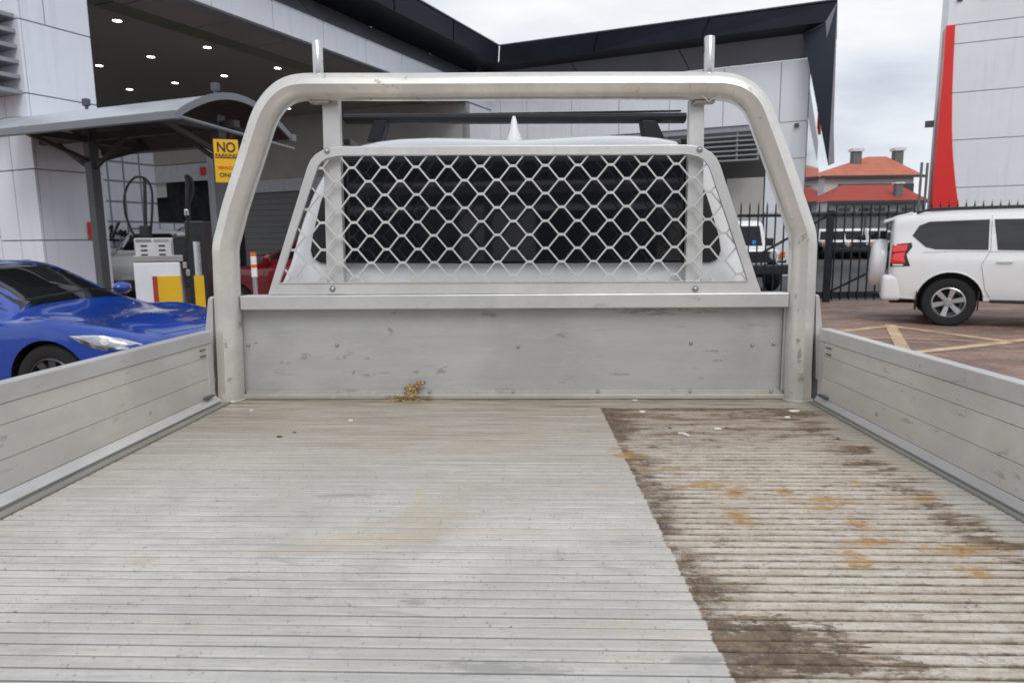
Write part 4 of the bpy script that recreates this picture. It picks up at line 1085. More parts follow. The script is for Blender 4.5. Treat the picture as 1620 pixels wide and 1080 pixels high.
for x in (-.45, -3.45):
    cx_ = x; bxo("post", M_steel, shel, (cx_, Wd / 2, 1.75), (.17, .17, 3.5), .01)
    for s_ in (0, 1):
        yy = .1 if s_ == 0 else Wd - .1
        MB().bar((cx_, Wd / 2, 2.9), (cx_, yy, CZs - .02), .07, .07).build("brace", M_dark, shel)
    MB().bar((cx_, .05, CZs + .0), (cx_, Wd - .05, CZs + .0), .09, .12).build("cross_beam", M_dark, shel)
    MB().bar((cx_ - .9, Wd / 2, CZs), (cx_, Wd / 2, 2.75), .06, .06).build("brace", M_dark, shel)
    MB().bar((cx_ + .9 if x < -1 else cx_ + .4, Wd / 2, CZs), (cx_, Wd / 2, 2.75), .06, .06).build("brace", M_dark, shel)
bxo("ridge_beam", M_dark, shel, (-Ll / 2, Wd / 2, CZs + .03), (Ll - .1, .12, .12))
MB().tube([(0.03, .02, CZs - .05), (0.03, Wd, CZs - .22)], .03, 8).build("tie_rod", M_gutter, shel)
for x in (-.45, -3.45):
    fl_ = bxo("floodlight", M_steel, shel, (x, Wd / 2, CZs + rise + .17), (.12, .10, .13), .02)
    MB().tube([(x, Wd / 2, CZs + rise - .1), (x, Wd / 2, CZs + rise + .14)], .03, 8).build("floodlight_stem", M_steel, fl_)

# yellow sign on the right post
sg = at_y(359, 255, 10.4)
sign = empty("parking_sign", (sg.x, sg.y, sg.z), R(20), "yellow no parking sign with black and red lettering on the shelter post", "sign")
bxo("sign_plate", M_yellow, sign, (0, 0, 0), (.34, .012, .62), .003)
bxo("sign_divider", M_ink, sign, (0, -.008, .045), (.31, .003, .012))
text("sign_lettering", "NO", .20, M_ink, sign, (0, -.009, .19), (R(90), 0, 0), .002).scale = (.82, 1, 1)
text("sign_lettering", "PARKING", .074, M_ink, sign, (0, -.009, .075), (R(90), 0, 0), .002)
text("sign_lettering", "VEHICLES", .062, M_rink, sign, (0, -.009, -.10), (R(90), 0, 0), .002)
text("sign_lettering", "ONLY", .085, M_ink, sign, (0, -.009, -.205), (R(90), 0, 0), .002)
for zz in (.26, -.26): bxo("bolt", M_bolt, sign, (0, -.01, zz), (.012, .01, .012))
wsg = onA(147.5, 365)
ws = bxo("warning_sign", M_redsign, None, (0, 0, 0), (.012, .30, .34)); ws.location = wsg + n1 * .07; ws.rotation_euler = (0, 0, -BA)
tag(ws, "small red notice with a white mark on the white wall beside the shelter post", "sign")
bxo("notice_mark", M_chip, ws, (.01, 0, .02), (.008, .14, .12))
# script lettering on the grid wall
mb = MB()
def stroke(pts):
    P_ = [onG(x, y) + n1 * .09 for x, y in pts]; mb.tube(catmull(P_, 5), .028, 6, up=tuple(n1))
stroke([(170, 362), (174, 357), (173, 368), (171, 375), (176, 374), (181, 362), (186, 352)])
stroke([(184, 353), (180, 366), (183, 370), (188, 364), (187, 372)]); stroke([(188, 372), (191, 366), (190, 373), (194, 367), (196, 366), (195, 373), (200, 370)])
stroke([(171, 379), (184, 380)])
o = mb.build("script_lettering", M_ink); tag(o, "dark cursive lettering fixed to the white grid wall behind the shelter post", "lettering")

# pump
pz = at_y(247, 384, 9.6)
pump = empty("fuel_pump", (pz.x, 9.6, 0), R(10), "white fuel dispenser with yellow and red panels and black hoses under the shelter", "fuel pump")
def pl(px, py): q = at_y(px, py, 9.55); return q.x - pz.x, q.z
xa, _ = pl(214, 450); xb, _ = pl(283, 450); xc, _ = pl(312, 450); z1 = pl(250, 415)[1]
bxo("cabinet", M_pwhite, pump, ((xa + xb) / 2, .22, z1 / 2), (xb - xa, .5, z1), .02)
z2 = pl(250, 437)[1]; xs0 = pl(241, 450)[0]; xs1 = pl(248, 450)[0]
bxo("red_stripe_panel", M_pred, pump, ((xs0 + xs1) / 2, -.035, z2 / 2 + .05), (xs1 - xs0, .012, z2 - .1))
bxo("yellow_panel", M_pyellow, pump, ((xs1 + xb) / 2 + .002, -.035, z2 / 2 + .05), (xb - xs1 - .004, .012, z2 - .1))
bxo("nozzle_bay", M_black, pump, ((xb + .22), .2, .95), (.26, .42, 1.6), .02)
bxo("side_panel", M_pwhite, pump, (xc - .02, .22, (z1 + .3) / 2 + .15), (.13, .46, z1 - .0), .02)
bxo("yellow_panel", M_pyellow, pump, (xc - .02, -.02, z2 / 2 + .05), (.13, .012, z2 - .1))
bxo("shelf", M_pgrey, pump, ((xa + xb) / 2 + .02, .2, z1 + .05), (xb - xa + .05, .46, .09), .01)
zd0, zd1 = pl(250, 408)[1], pl(250, 376)[1]; xd0, xd1 = pl(211, 390)[0], pl(270, 390)[0]
bxo("display_head", M_pgrey, pump, ((xd0 + xd1) / 2, .2, (zd0 + zd1) / 2), (xd1 - xd0, .4, zd1 - zd0), .02)
bxo("display_face", M_disp, pump, ((xd0 + xd1) / 2, -.01, (zd0 + zd1) / 2), (xd1 - xd0 - .05, .03, zd1 - zd0 - .05), .005)
for (ax_, w_) in ((.27, .2), (.72, .2)):
    for i_, zf in enumerate((.86, .60, .38, .16)):
        bxo("display_digits", M_ink if i_ else (M_pgrey if ax_ > .5 else M_shut), pump, (xd0 + (xd1 - xd0) * ax_, -.028, zd0 + (zd1 - zd0) * zf), (w_ if i_ == 0 else .085, .006, .035 if i_ == 0 else .022))
bxo("control_box", M_black, pump, (pl(285, 390)[0], .2, pl(285, 392)[1]), (.30, .38, .34), .02)
def hose(pts, r=.016, yy=.1):
    P_ = [Vector((pl(x, y)[0], yy, pl(x, y)[1])) for x, y in pts]
    return MB().tube(catmull(P_, 6), r, 8).build("hose", M_rubber, pump, 60)
hose([(222, 280), (210, 279), (199, 290), (193, 310), (194, 335), (200, 355), (208, 374)]); hose([(222, 280), (229, 288), (234, 305), (234, 340), (232, 372)])
MB().tube([(pl(222, 282)[0], .12, pl(222, 279)[1]), (pl(224, 372)[0], .12, pl(224, 374)[1])], .024, 8).build("hose_mast", M_black, pump, 60)
bxo("mast_socket", M_black, pump, (pl(224, 365)[0], .12, pl(224, 366)[1]), (.13, .13, .16), .01)
hose([(287, 276), (293, 278), (298, 290), (297, 310), (291, 330), (289, 370), (292, 400), (300, 430), (297, 470)], .018, .02)
hose([(287, 276), (291, 300), (290, 330), (292, 360), (288, 420), (292, 455)], .018, .0)
MB().tube([(pl(289, 276)[0], .05, pl(289, 275)[1]), (pl(291, 380)[0], .05, pl(291, 384)[1])], .035, 8).build("hose_mast", M_black, pump, 60)
for (x, y) in ((290, 336), (288, 420), (293, 432)): bxo("nozzle", M_chrome if y < 400 else M_pgrey, pump, (pl(x, y)[0], -.02, pl(x, y)[1]), (.05, .06, .09), .01)
hose([(303, 395), (312, 410), (318, 430), (322, 460)], .022, .15)

# bollard by the red car
bq = at_y(403, 440, 8.6)
bol = empty("marker_bollard", (bq.x, 8.6, 0), 0, "thin grey bollard with white and orange reflective bands before the red car", "bollard")
bt = at_y(403, 399, 8.6).z
MB().tube([(0, 0, 0), (0, 0, bt - .02)], .028, 12).build("pole", M_pgrey, bol, 50)
b1_, b2_, b3_ = at_y(403, 405, 8.6).z, at_y(403, 421, 8.6).z, at_y(403, 438, 8.6).z
MB().tube([(0, 0, b2_ + .02), (0, 0, b1_)], .036, 12).build("reflective_band", M_chip, bol, 50); MB().tube([(0, 0, b3_), (0, 0, b2_ - .02)], .036, 12).build("reflective_band", M_chip, bol, 50)
MB().tube([(0, 0, b1_), (0, 0, bt)], .038, 12).build("orange_cap", M_orange, bol, 50); MB().tube([(0, 0, b2_ - .02), (0, 0, b2_ + .02)], .037, 12).build("orange_band", M_orange, bol, 50)
# dark bin at far left
dq = at_y(10, 402, 9.5)
o = MB().box((0, 0, .62), (.62, .5, 1.24)).build("dark_bin", M_black, None, 0, .05); o.location = (dq.x - .1, 9.5, 0)
tag(o, "dark plastic bin standing by the white wall behind the blue coupe", "bin")

# ================================================================== the truck: tray
def up(mb, name, m, parent=ute, smooth=0, bevel=0, seg=2): return mb.build(name, m, parent, smooth, bevel, seg)
FLX0, FLX1 = -.903, .790
YT0 = .30; YH = 2.012
PIT = .0225
mb = MB(); mb.box(((FLX0 + FLX1) / 2, 0, .9965 - .002), (FLX1 - FLX0, PIT - .0023, .011))
tm = [v for v in mb.bm.edges if all(w_.co.z > .9985 for w_ in v.verts) and abs(v.verts[0].co.y - v.verts[1].co.y) < 1e-6]
bmesh.ops.bevel(mb.bm, geom=tm, offset=.0018, segments=2, profile=.5, affect='EDGES')
sl = mb.build("floor_slat", M_floor, ute)
ys = YT0; first = True
while ys < YH:
    o = sl if first else dup(sl, ute); first = False
    o.location.y = ys; o.location.z = random.uniform(-.00025, .00025); ys += PIT
bxo("floor_base", M_floor, ute, ((FLX0 + FLX1) / 2, (YT0 + YH) / 2, .9885), (FLX1 - FLX0 - .002, YH - YT0 + .02, .008))
bxo("tail_rail", M_rail, ute, ((FLX0 + FLX1) / 2, YT0 - .04, .97), (FLX1 - FLX0 + .1, .05, .07), .004)
bxo("subframe", M_steel, ute, ((FLX0 + FLX1) / 2, (YT0 + YH) / 2, .92), (1.5, YH - YT0, .12))
# edge trims + drop sides
def dropside(s_):
    X0 = FLX0 if s_ < 0 else FLX1
    FX = -.952 if s_ < 0 else .815
    g = abs(FX - X0)
    y0, y1 = YT0, 1.962
    ym, yl = (y0 + y1) / 2, y1 - y0
    bxo("floor_edge_trim", M_edge, ute, (X0 + s_ * g * .24, ym, 1.0005), (g * .40, yl, .010), .0025)
    bxo("floor_edge_channel", M_edge, ute, (X0 + s_ * g * .62, ym, .984), (g * .80, yl, .010), .001)
    bxo("hinge_rail", M_steel, ute, (X0 + s_ * (g * .7 + .01), ym, .970), (g + .03, yl, .012), .001)
    root = empty("drop_side"); root.parent = ute
    Xf = FX
    t = .026
    up(MB().prism([(Xf + s_ * (t + .001), y0, 1.000), (Xf - s_ * g * .36, y0, 1.000), (Xf - s_ * g * .40, y0, 1.008), (Xf - s_ * .001, y0, 1.0225), (Xf + s_ * (t + .001), y0, 1.0225)], (0, yl, 0)), "bottom_channel", M_lip, root, bevel=.0012)
    up(MB().prism([(Xf - s_ * g * .30, y0 + .001, .992), (Xf - s_ * g * .42, y0 + .001, .996), (Xf - s_ * g * .42, y0 + .001, 1.000), (Xf - s_ * g * .28, y0 + .001, 1.0005)], (0, yl - .002, 0)), "bottom_bead", M_edge, root)
    hts = [1.0228, 1.080, 1.142, 1.180]
    for a, b in zip(hts, hts[1:]):
        bxo("side_plank", M_side, root, (Xf + s_ * t / 2, ym, (a + b) / 2), (t, yl - .02, b - a - .0009), .0011)
    bxo("plank_backing", M_trim, root, (Xf + s_ * (t / 2 + .002), ym, 1.10), (t - .007, yl - .03, .14))
    bxo("top_rail", M_lip, root, (Xf + s_ * (t / 2 - .0015), ym, 1.1985), (t + .003, yl, .036), .0025)
    bxo("end_stile", M_lip, root, (Xf + s_ * (t / 2 - .0015), y1 - .018, 1.1013), (t + .002, .032, .155), .0015)
    for z_ in (1.1675, 1.150): bxo("latch_keeper", M_steel, root, (Xf - s_ * .003, y1 - .062, z_), (.004, .030, .0035), .001)
    bxo("latch_keeper", M_steel, root, (Xf - s_ * .007, y1 - .052, 1.0285), (.010, .05, .005), .001)
    for yy, zz in ((1.1, 1.197), (1.45, 1.195), (1.62, 1.05)):
        o = MB().lathe([(.001, .0022), (.0035, .0016), (.0045, 0)], (0, 0, 0), 'X', 10, False).build("rivet", M_bolt, root, 40); o.location = (Xf - s_ * .0012, yy, zz); o.rotation_euler.z = 0 if s_ > 0 else math.pi
        if s_ > 0: o.scale.x = -1
    return root
dropside(-1); dropside(1)
# gusset plates outside the hoop legs
for pl_ in ([(329, 473), (333, 469), (336, 472), (338, 600), (328, 600), (325, 520)], [(1291, 468), (1295, 466), (1297, 471), (1301, 520), (1301, 600), (1291, 600)]):
    up(MB().prism([ty(x, y, 1.985) for x, y in pl_], (0, .03, 0)), "gusset_plate", M_lip, bevel=.001)
for x0_, x1_g in ((-.975, -.895), (.772, .842)): bxo("gap_shade_block", M_steel, ute, ((x0_ + x1_g) / 2, 2.03, 1.07), (x1_g - x0_, .02, .24), .002)  # added dark blocks behind the leg gaps, in place of the shadow lines
# headboard
yP = 2.030
pTL, pBR = ty(383, 486, yP), ty(1243, 632, yP)
bxo("headboard_panel", M_head, ute, ((pTL.x + pBR.x) / 2, yP + .004, (1.0 + pTL.z + .02) / 2), (pBR.x - pTL.x + .02, .008, pTL.z + .02 - 1.0))
rL, rR = ty(379, 468, 1.99), ty(1248, 486, 1.99)
bxo("headboard_rail", M_rail, ute, ((rL.x + rR.x) / 2, 2.022, (rL.z + rR.z) / 2), (rR.x - rL.x, .064, rL.z - rR.z), .003)
zS = ty(810, 618, 2.022).z
bxo("floor_angle", M_trim, ute, ((pTL.x + pBR.x) / 2, 2.024, (zS + 1.014) / 2 + .001), (pBR.x - pTL.x, .006, zS - 1.012), .001)
bxo("floor_angle", M_trim, ute, ((pTL.x + pBR.x) / 2, 2.012, 1.0085), (pBR.x - pTL.x, .022, .014), .002)
bxo("panel_edge_strip", M_rail, ute, (pBR.x - .012, 2.021, (zS + pTL.z) / 2), (.016, .006, pTL.z - zS - .004), .001)
def bolt(px, py, Y, r=.0039, m=None, par=ute):
    p = ty(px, py, Y); o = MB().lathe([(.0005, -.005), (r * .7, -.0042), (r, -.0015), (r, 0), (r * 1.5, 0), (r * 1.5, .001)], (0, 0, 0), 'Y', 12, False).build("bolt", m or M_bolt, par, 50); o.location = p; return o
for p in ((393, 546), (533, 546), (820, 548), (1093, 543), (1224, 544), (1190, 546)): bolt(*p, 2.029)
for p in ((535, 622), (680, 620), (812, 620), (946, 619), (1092, 619), (1220, 619)): bolt(*p, 2.020)
# hoop
RH = .0375; YC = 2.0
hp_px = [(367, 637), (364, 560), (360, 470), (358, 410), (357.5, 396), (359, 383), (363, 368), (374, 325), (395, 260), (413, 203), (420, 185), (427, 172), (437, 159), (450, 148), (464, 141.5), (482, 138.5), (510, 138), (660, 138), (810, 137), (960, 136.5), (1110, 136.5), (1138, 137), (1157, 140), (1172, 146), (1184, 154), (1194, 165), (1201, 178), (1207, 193), (1229, 253), (1255, 328), (1264, 355), (1268.5, 370), (1270, 384), (1270, 400), (1267, 480), (1263, 570), (1261, 636)]
path = [ty(x, y, YC) for x, y in hp_px]
# level the feet onto the floor
path[0].z = 1.0; path[-1].z = 1.0
path = [path[0]] + [p for i, p in enumerate(path[1:-1])] + [path[-1]]
dense = catmull(path, 3)
NP = 48; prof = []
for j in range(NP):
    th = 2 * math.pi * j / NP
    ph = math.acos(max(-1, min(1, math.cos(th - math.pi * 1.5))))        # angle from the side facing the tray
    r = RH / math.cos(R(22) - ph) if ph < R(22) else RH
    prof.append((r * math.cos(th), r * math.sin(th)))
hoop = up(MB().tube(dense, RH, NP, True, prof, up=(0, 1, 0)), "hoop", M_hoop, smooth=30)
for s_ in (0, -1):
    f_ = dense[s_]
    up(MB().lathe([(RH + .0005, 1.0005), (RH + .0065, 1.0008), (RH + .006, 1.0035), (RH + .001, 1.0075)], (f_.x, f_.y, 0), 'Z', 36, False), 'weld_bead', M_trim, smooth=50)
# pegs on the hoop
for px, y0, y1 in ((503, 65, 119), (1121, 58, 117)):
    a, b = ty(px + (1 if px < 600 else 0), y1, YC), ty(px, y0, YC)
    pg = up(MB().lathe([(.0125, a.z - .01), (.0145, a.z), (.0145, b.z - .003), (.0125, b.z), (.0095, b.z), (.0095, b.z - .03), (.001, b.z - .03)], (0, 0, 0), 'Z', 20, False), "load_peg", M_peg, smooth=50)
    pg.location = (a.x, YC, 0); pg.data.transform(Matrix.Translation((0, 0, 0)))
    up(MB().lathe([(.017, a.z - .012), (.017, a.z - .002), (.0145, a.z - .001)], (a.x, YC, 0), 'Z', 16, False), "rubber_collar", M_rubber, smooth=50)
# posts
for (tx0, tx1, bx0, bx1) in ((509, 536, 517, 545), (1091, 1115, 1084, 1111)):
    Yp = 2.026
    a0, a1 = ty(tx0, 156, Yp), ty(tx1, 156, Yp); b0_, b1_ = ty(bx0, 466, Yp), ty(bx1, 466, Yp)
    mb = MB(); mb.prism([a0, a1, b1_, b0_], (0, .028, 0)); up(mb, "guard_post", M_guard, bevel=.004)
# small fittings under the hoop
for px in (505, 1115):
    p = ty(px, 161, 2.0); bxo("post_bracket", M_trim, ute, (p.x, 2.01, p.z), (.055, .03, .008), .002)
ch = [ty(x, y, 1.975) for x, y in ((1112, 153), (1117, 157), (1121, 161), (1127, 157), (1132, 156), (1138, 158), (1139, 155), (1132, 153))]
up(MB().tube(catmull(ch, 4), .0022, 6), "lock_wire", M_trim, smooth=60)
# guard frame
YG = 1.998
outer = [(424, 466), (486, 264), (491, 253), (499, 244), (509, 238), (522, 234), (540, 231.5)] 
outer_r = [(1085, 229), (1103, 231), (1115, 235), (1126, 241), (1134, 250), (1140, 262), (1204, 463)]
inner = [(441, 448), (503, 262), (508, 256), (515, 251), (524, 248), (536, 246), (548, 245.5)]
inner_r = [(1080, 243.5), (1093, 244.5), (1104, 247), (1113, 252), (1119, 259), (1124, 268), (1183, 445)]
OUT = [ty(x, y, YG) for x, y in outer + outer_r]; INN = [ty(x, y, YG) for x, y in inner + inner_r]
mb = MB(); th_ = Vector((0, .012, 0)); n = len(OUT)
of = [mb.bm.verts.new(p) for p in OUT]; inf = [mb.bm.verts.new(p) for p in INN]; ob = [mb.bm.verts.new(p + th_) for p in OUT]; ib = [mb.bm.verts.new(p + th_) for p in INN]
for i in range(n - 1):
    mb.bm.faces.new((of[i], of[i + 1], inf[i + 1], inf[i])); mb.bm.faces.new((ob[i], ib[i], ib[i + 1], ob[i + 1]))
    mb.bm.faces.new((of[i], ob[i], ob[i + 1], of[i + 1])); mb.bm.faces.new((inf[i], inf[i + 1], ib[i + 1], ib[i]))
i = n - 1
mb.bm.faces.new((of[i], of[0], inf[0], inf[i])); mb.bm.faces.new((ob[i], ib[i], ib[0], ob[0])); mb.bm.faces.new((of[i], ob[i], ob[0], of[0])); mb.bm.faces.new((inf[i], inf[0], ib[0], ib[i]))
up(mb, "guard_frame", M_guard, bevel=.0018)
# inner bead of the frame
bead = [p + Vector((0, -.001, 0)) for p in INN]; bead = bead + [bead[0]]
up(MB().tube(bead, .0022, 6, False), "guard_bead", M_lip, smooth=60)
for p in ((517, 239), (526, 457), (1107, 237), (1100, 457)): bolt(*p, YG - .001, .0065)
# mesh screen
poly = [(p.x, p.z) for p in INN]
def inside(x, z):
    c = False; n_ = len(poly); j = n_ - 1
    for i_ in range(n_):
        xi, zi = poly[i_]; xj, zj_ = poly[j]
        if (zi > z) != (zj_ > z) and x < (xj - xi) * (z - zi) / (zj_ - zi) + xi: c = not c
        j = i_
    return c
ym_ = YG + .006
r0 = ty(709, 263.7, ym_); r8 = ty(730, 436, ym_)
PX = (ty(940 + 51.8, 264, ym_) - ty(940, 264, ym_)).x
ROW = (r0.z - r8.z) / 8.0
mb = MB()
def strand(a, b, w_, t_):
    # clip to the opening
    N = 24; ins = [inside(a[0] + (b[0] - a[0]) * q / N, a[1] + (b[1] - a[1]) * q / N) for q in range(N + 1)]
    if not any(ins): return
    q0 = ins.index(True); q1 = N - ins[::-1].index(True)
    if q1 <= q0: return
    A_ = Vector((a[0] + (b[0] - a[0]) * q0 / N, ym_, a[1] + (b[1] - a[1]) * q0 / N)); B_ = Vector((a[0] + (b[0] - a[0]) * q1 / N, ym_, a[1] + (b[1] - a[1]) * q1 / N))
    mb.bar(A_, B_, t_, w_, up=(0, 1, 0)) if False else mb.bar(A_, B_, w_, t_, up=(0, -1, 0))
BL = .0165
for row in range(-2, 11):
    z = r0.z - ROW * row; xo = r0.x + (PX / 2 if row % 2 else 0)
    for cidx in range(-9, 13):
        x = xo + PX * cidx
        strand((x - BL / 2 - .001, z), (x + BL / 2 + .001, z), .0076, .0054)
        for sx in (-1, 1):
            strand((x + sx * BL / 2, z - .0012), (x + sx * (PX / 2 - BL / 2), z - ROW + .0012), .0046, .0048)
scr = up(mb, "mesh_screen", M_guard, bevel=.0007, seg=1)

# ------------------------------------------------------------------ the truck: cab
def cst(y, hw, top, rw, belt, zb=.75, cx=0):
    # half ring in (lateral, z)
    return (y, [(0, zb), (hw - .1, zb), (hw - .01, zb + .1), (hw, (zb + belt) / 2), (hw - .01, belt - .06), (hw - .05, belt + .05), (rw + .105, top - .22), (rw - .005, top - .045), (rw - .20, top + .008), (0, top)])
CYB = 2.10
sts = [cst(CYB, .74, 1.665, .50, 1.35, .85), cst(CYB + .012, .765, 1.715, .54, 1.33, .80), cst(CYB + .06, .78, 1.768, .565, 1.30), cst(CYB + .22, .785, 1.803, .58, 1.30), cst(CYB + .7, .80, 1.868, .59, 1.28), cst(CYB + 1.3, .80, 1.880, .59, 1.26),
       cst(CYB + 1.6, .80, 1.80, .59, 1.24), cst(CYB + 1.95, .80, 1.54, .62, 1.22), cst(CYB + 2.3, .80, 1.29, .62, 1.18), cst(CYB + 2.9, .80, 1.21, .60, 1.12), cst(CYB + 3.3, .78, 1.11, .53, 1.0, .5), cst(CYB + 3.42, .6, .95, .4, .85, .55)]
bm = loft(sts, 6, 4)
MT = Matrix(((0, 1, 0, -.055), (1, 0, 0, 0), (0, 0, 1, 0), (0, 0, 0, 1)))
bm.transform(MT); bmesh.ops.recalc_face_normals(bm, faces=bm.faces)
bvhc = BVHTree.FromBMesh(bm)
cabroot = empty("cab"); cabroot.parent = ute
bm_obj(bm, "cab_body", M_white, cabroot, 40)
gl_px = [(493, 408), (489, 396), (492, 372), (503, 320), (517, 272), (524, 254), (538, 246), (810, 243), (1086, 243), (1100, 250), (1108, 268), (1124, 320), (1139, 372), (1142, 396), (1137, 410), (1126, 415), (810, 417), (505, 416)]
gl_pts = [ty(x, y, CYB - .02) for x, y in gl_px]
patch(bvhc, [(p.x, 1.0, p.z) for p in gl_pts], (0, 1, 0), "rear_window_surround", M_black, cabroot, .008, 8)
# flat rear pane standing in the surround
gl_in = [(553, 276), (1075, 274), (1077, 408), (552, 410)]
ymin = min(bvhc.ray_cast(Vector((p.x, 1, p.z)), Vector((0, 1, 0)))[0].y if bvhc.ray_cast(Vector((p.x, 1, p.z)), Vector((0, 1, 0)))[0] else CYB for p in [ty(x, y, CYB) for x, y in gl_in])
def pane(pxs, name, m, y, par):
    pts = [ty(x, y_, y) for x, y_ in pxs]; mb = MB(); mb.prism(pts, (0, .006, 0)); return up(mb, name, m, par, bevel=.001)
pane([(539, 247), (1090, 244.5), (1096, 412), (536, 414)], "rear_window", M_cabglass, CYB - .030, cabroot)
# white lower lip under the glass
# roof crossbar
rk = empty("roof_rack"); rk.parent = ute
YB = 2.72
a, b = ty(547, 189, YB), ty(1083, 187, YB)
NPb = 12; prb = [(.019 * math.sin(2 * math.pi * j / NPb) * 1.0, .040 * math.cos(2 * math.pi * j / NPb)) for j in range(NPb)]
up(MB().tube([a, a.lerp(b, .02), a.lerp(b, .5), b], .02, NPb, True, prb, up=(0, 1, 0)), "crossbar", M_rack, rk, smooth=50)
up(MB().box(((a.x + b.x) / 2, YB, (a.z + b.z) / 2 + .0195), (abs(b.x - a.x) - .03, .02, .004)), "rubber_strip", M_rack, rk)
for (t0, t1, bo0, bo1) in ((594, 616, 583, 606), (1012, 1036, 1018, 1052)):
    P4 = [ty(t0, 192, YB), ty(t1, 192, YB), ty(bo1, 218, YB), ty(bo0, 218, YB)]
    for q in P4[2:]: q.z -= .02
    mb = MB(); mb.prism([p + Vector((0, -.035, 0)) for p in P4], (0, .07, 0)); up(mb, "rack_foot", M_rack, rk, bevel=.006)
YB2 = 3.45
a2, b2 = Vector((a.x, YB2, a.z + .01)), Vector((b.x, YB2, b.z + .01))
up(MB().tube([a2, a2.lerp(b2, .5), b2], .02, NPb, True, prb, up=(0, 1, 0)), "crossbar", M_rack, rk, smooth=50)
for x in (a.x + .11, b.x - .11): up(MB().box((x, YB2, a2.z - .05), (.06, .07, .11)), "rack_foot", M_rack, rk)
# roof fin antenna
f0, f1, ft = ty(802, 216, 2.5), ty(827, 216, 2.5), ty(813, 184, 2.5)
mb = MB(); rings = []
for i_ in range(9):
    t_ = i_ / 8; z = f0.z - .014 + (ft.z - f0.z + .014) * t_
    hw = .026 * (1 - t_) ** 1.8 + .0105 * math.sqrt(max(0, 1 - t_ ** 7)); ln = .085 * (1 - t_) ** .9 + .012
    if i_ == 8: hw, ln = .005, .006
    ring = []
    for j in range(14):
        th = 2 * math.pi * j / 14; ring.append(mb.bm.verts.new((ft.x + hw * math.cos(th), 2.55 + .05 * (1 - t_) - .05 + ln * math.sin(th) * .8, z)))
    rings.append(ring)
for q in range(8):
    for j in range(14): mb.bm.faces.new((rings[q][j], rings[q][(j + 1) % 14], rings[q + 1][(j + 1) % 14], rings[q + 1][j]))
mb.bm.faces.new(rings[-1]); up(mb, "antenna_fin", M_white, cabroot, smooth=60)
# roof ditch mouldings at the rear corners
for px in (550, 1082):
    p = ty(px, 231, 2.16); bxo("roof_moulding", M_black, cabroot, (p.x, 2.30, p.z + .012), (.022, .3, .02), .004)
# side glass, wheels, doors, bumper of the truck: seen only from the side
for s_ in (-1, 1):
    d = (-s_, 0, 0); X_ = 2 * s_
    patch(bvhc, [(X_, y, z) for y, z in ((CYB + .28, 1.37), (CYB + .30, 1.70), (CYB + .85, 1.76), (CYB + .85, 1.35))], d, "side_window", M_privacy, cabroot, .005)
    patch(bvhc, [(X_, y, z) for y, z in ((CYB + .92, 1.35), (CYB + .92, 1.76), (CYB + 1.45, 1.72), (CYB + 1.95, 1.36), (CYB + 2.0, 1.31))], d, "side_window", M_glass, cabroot, .005)
    seam(bvhc, [(X_, CYB + .885, 1.8), (X_, CYB + .885, .85)], d, "door_seam", M_black, cabroot); seam(bvhc, [(X_, CYB + .12, 1.3), (X_, CYB + .2, .85)], d, "door_seam", M_black, cabroot)
    up(MB().box((-.055 + s_ * .97, CYB + 1.75, 1.36), (.2, .1, .18)), "mirror", M_white, cabroot, bevel=.03)
    for yy in (.95, CYB + 2.55):
        w_ = wheel(ute, -.055 + s_ * .74, yy, .385, .25, s_, 6, M_rimdk)
        w_.rotation_euler.z = R(90) if s_ > 0 else R(-90)
patch(bvhc, [(x - .055, CYB + 6, z) for x, z in ((-.70, 1.34), (.70, 1.34), (.58, 1.74), (-.58, 1.74))], (0, -1, 0), "windscreen", M_glass, cabroot)
patch(bvhc, [(x - .055, CYB + 6, z) for x, z in ((-.45, 1.0), (.45, 1.0), (.4, .8), (-.4, .8))], (0, -1, 0), "grille", M_black, cabroot)

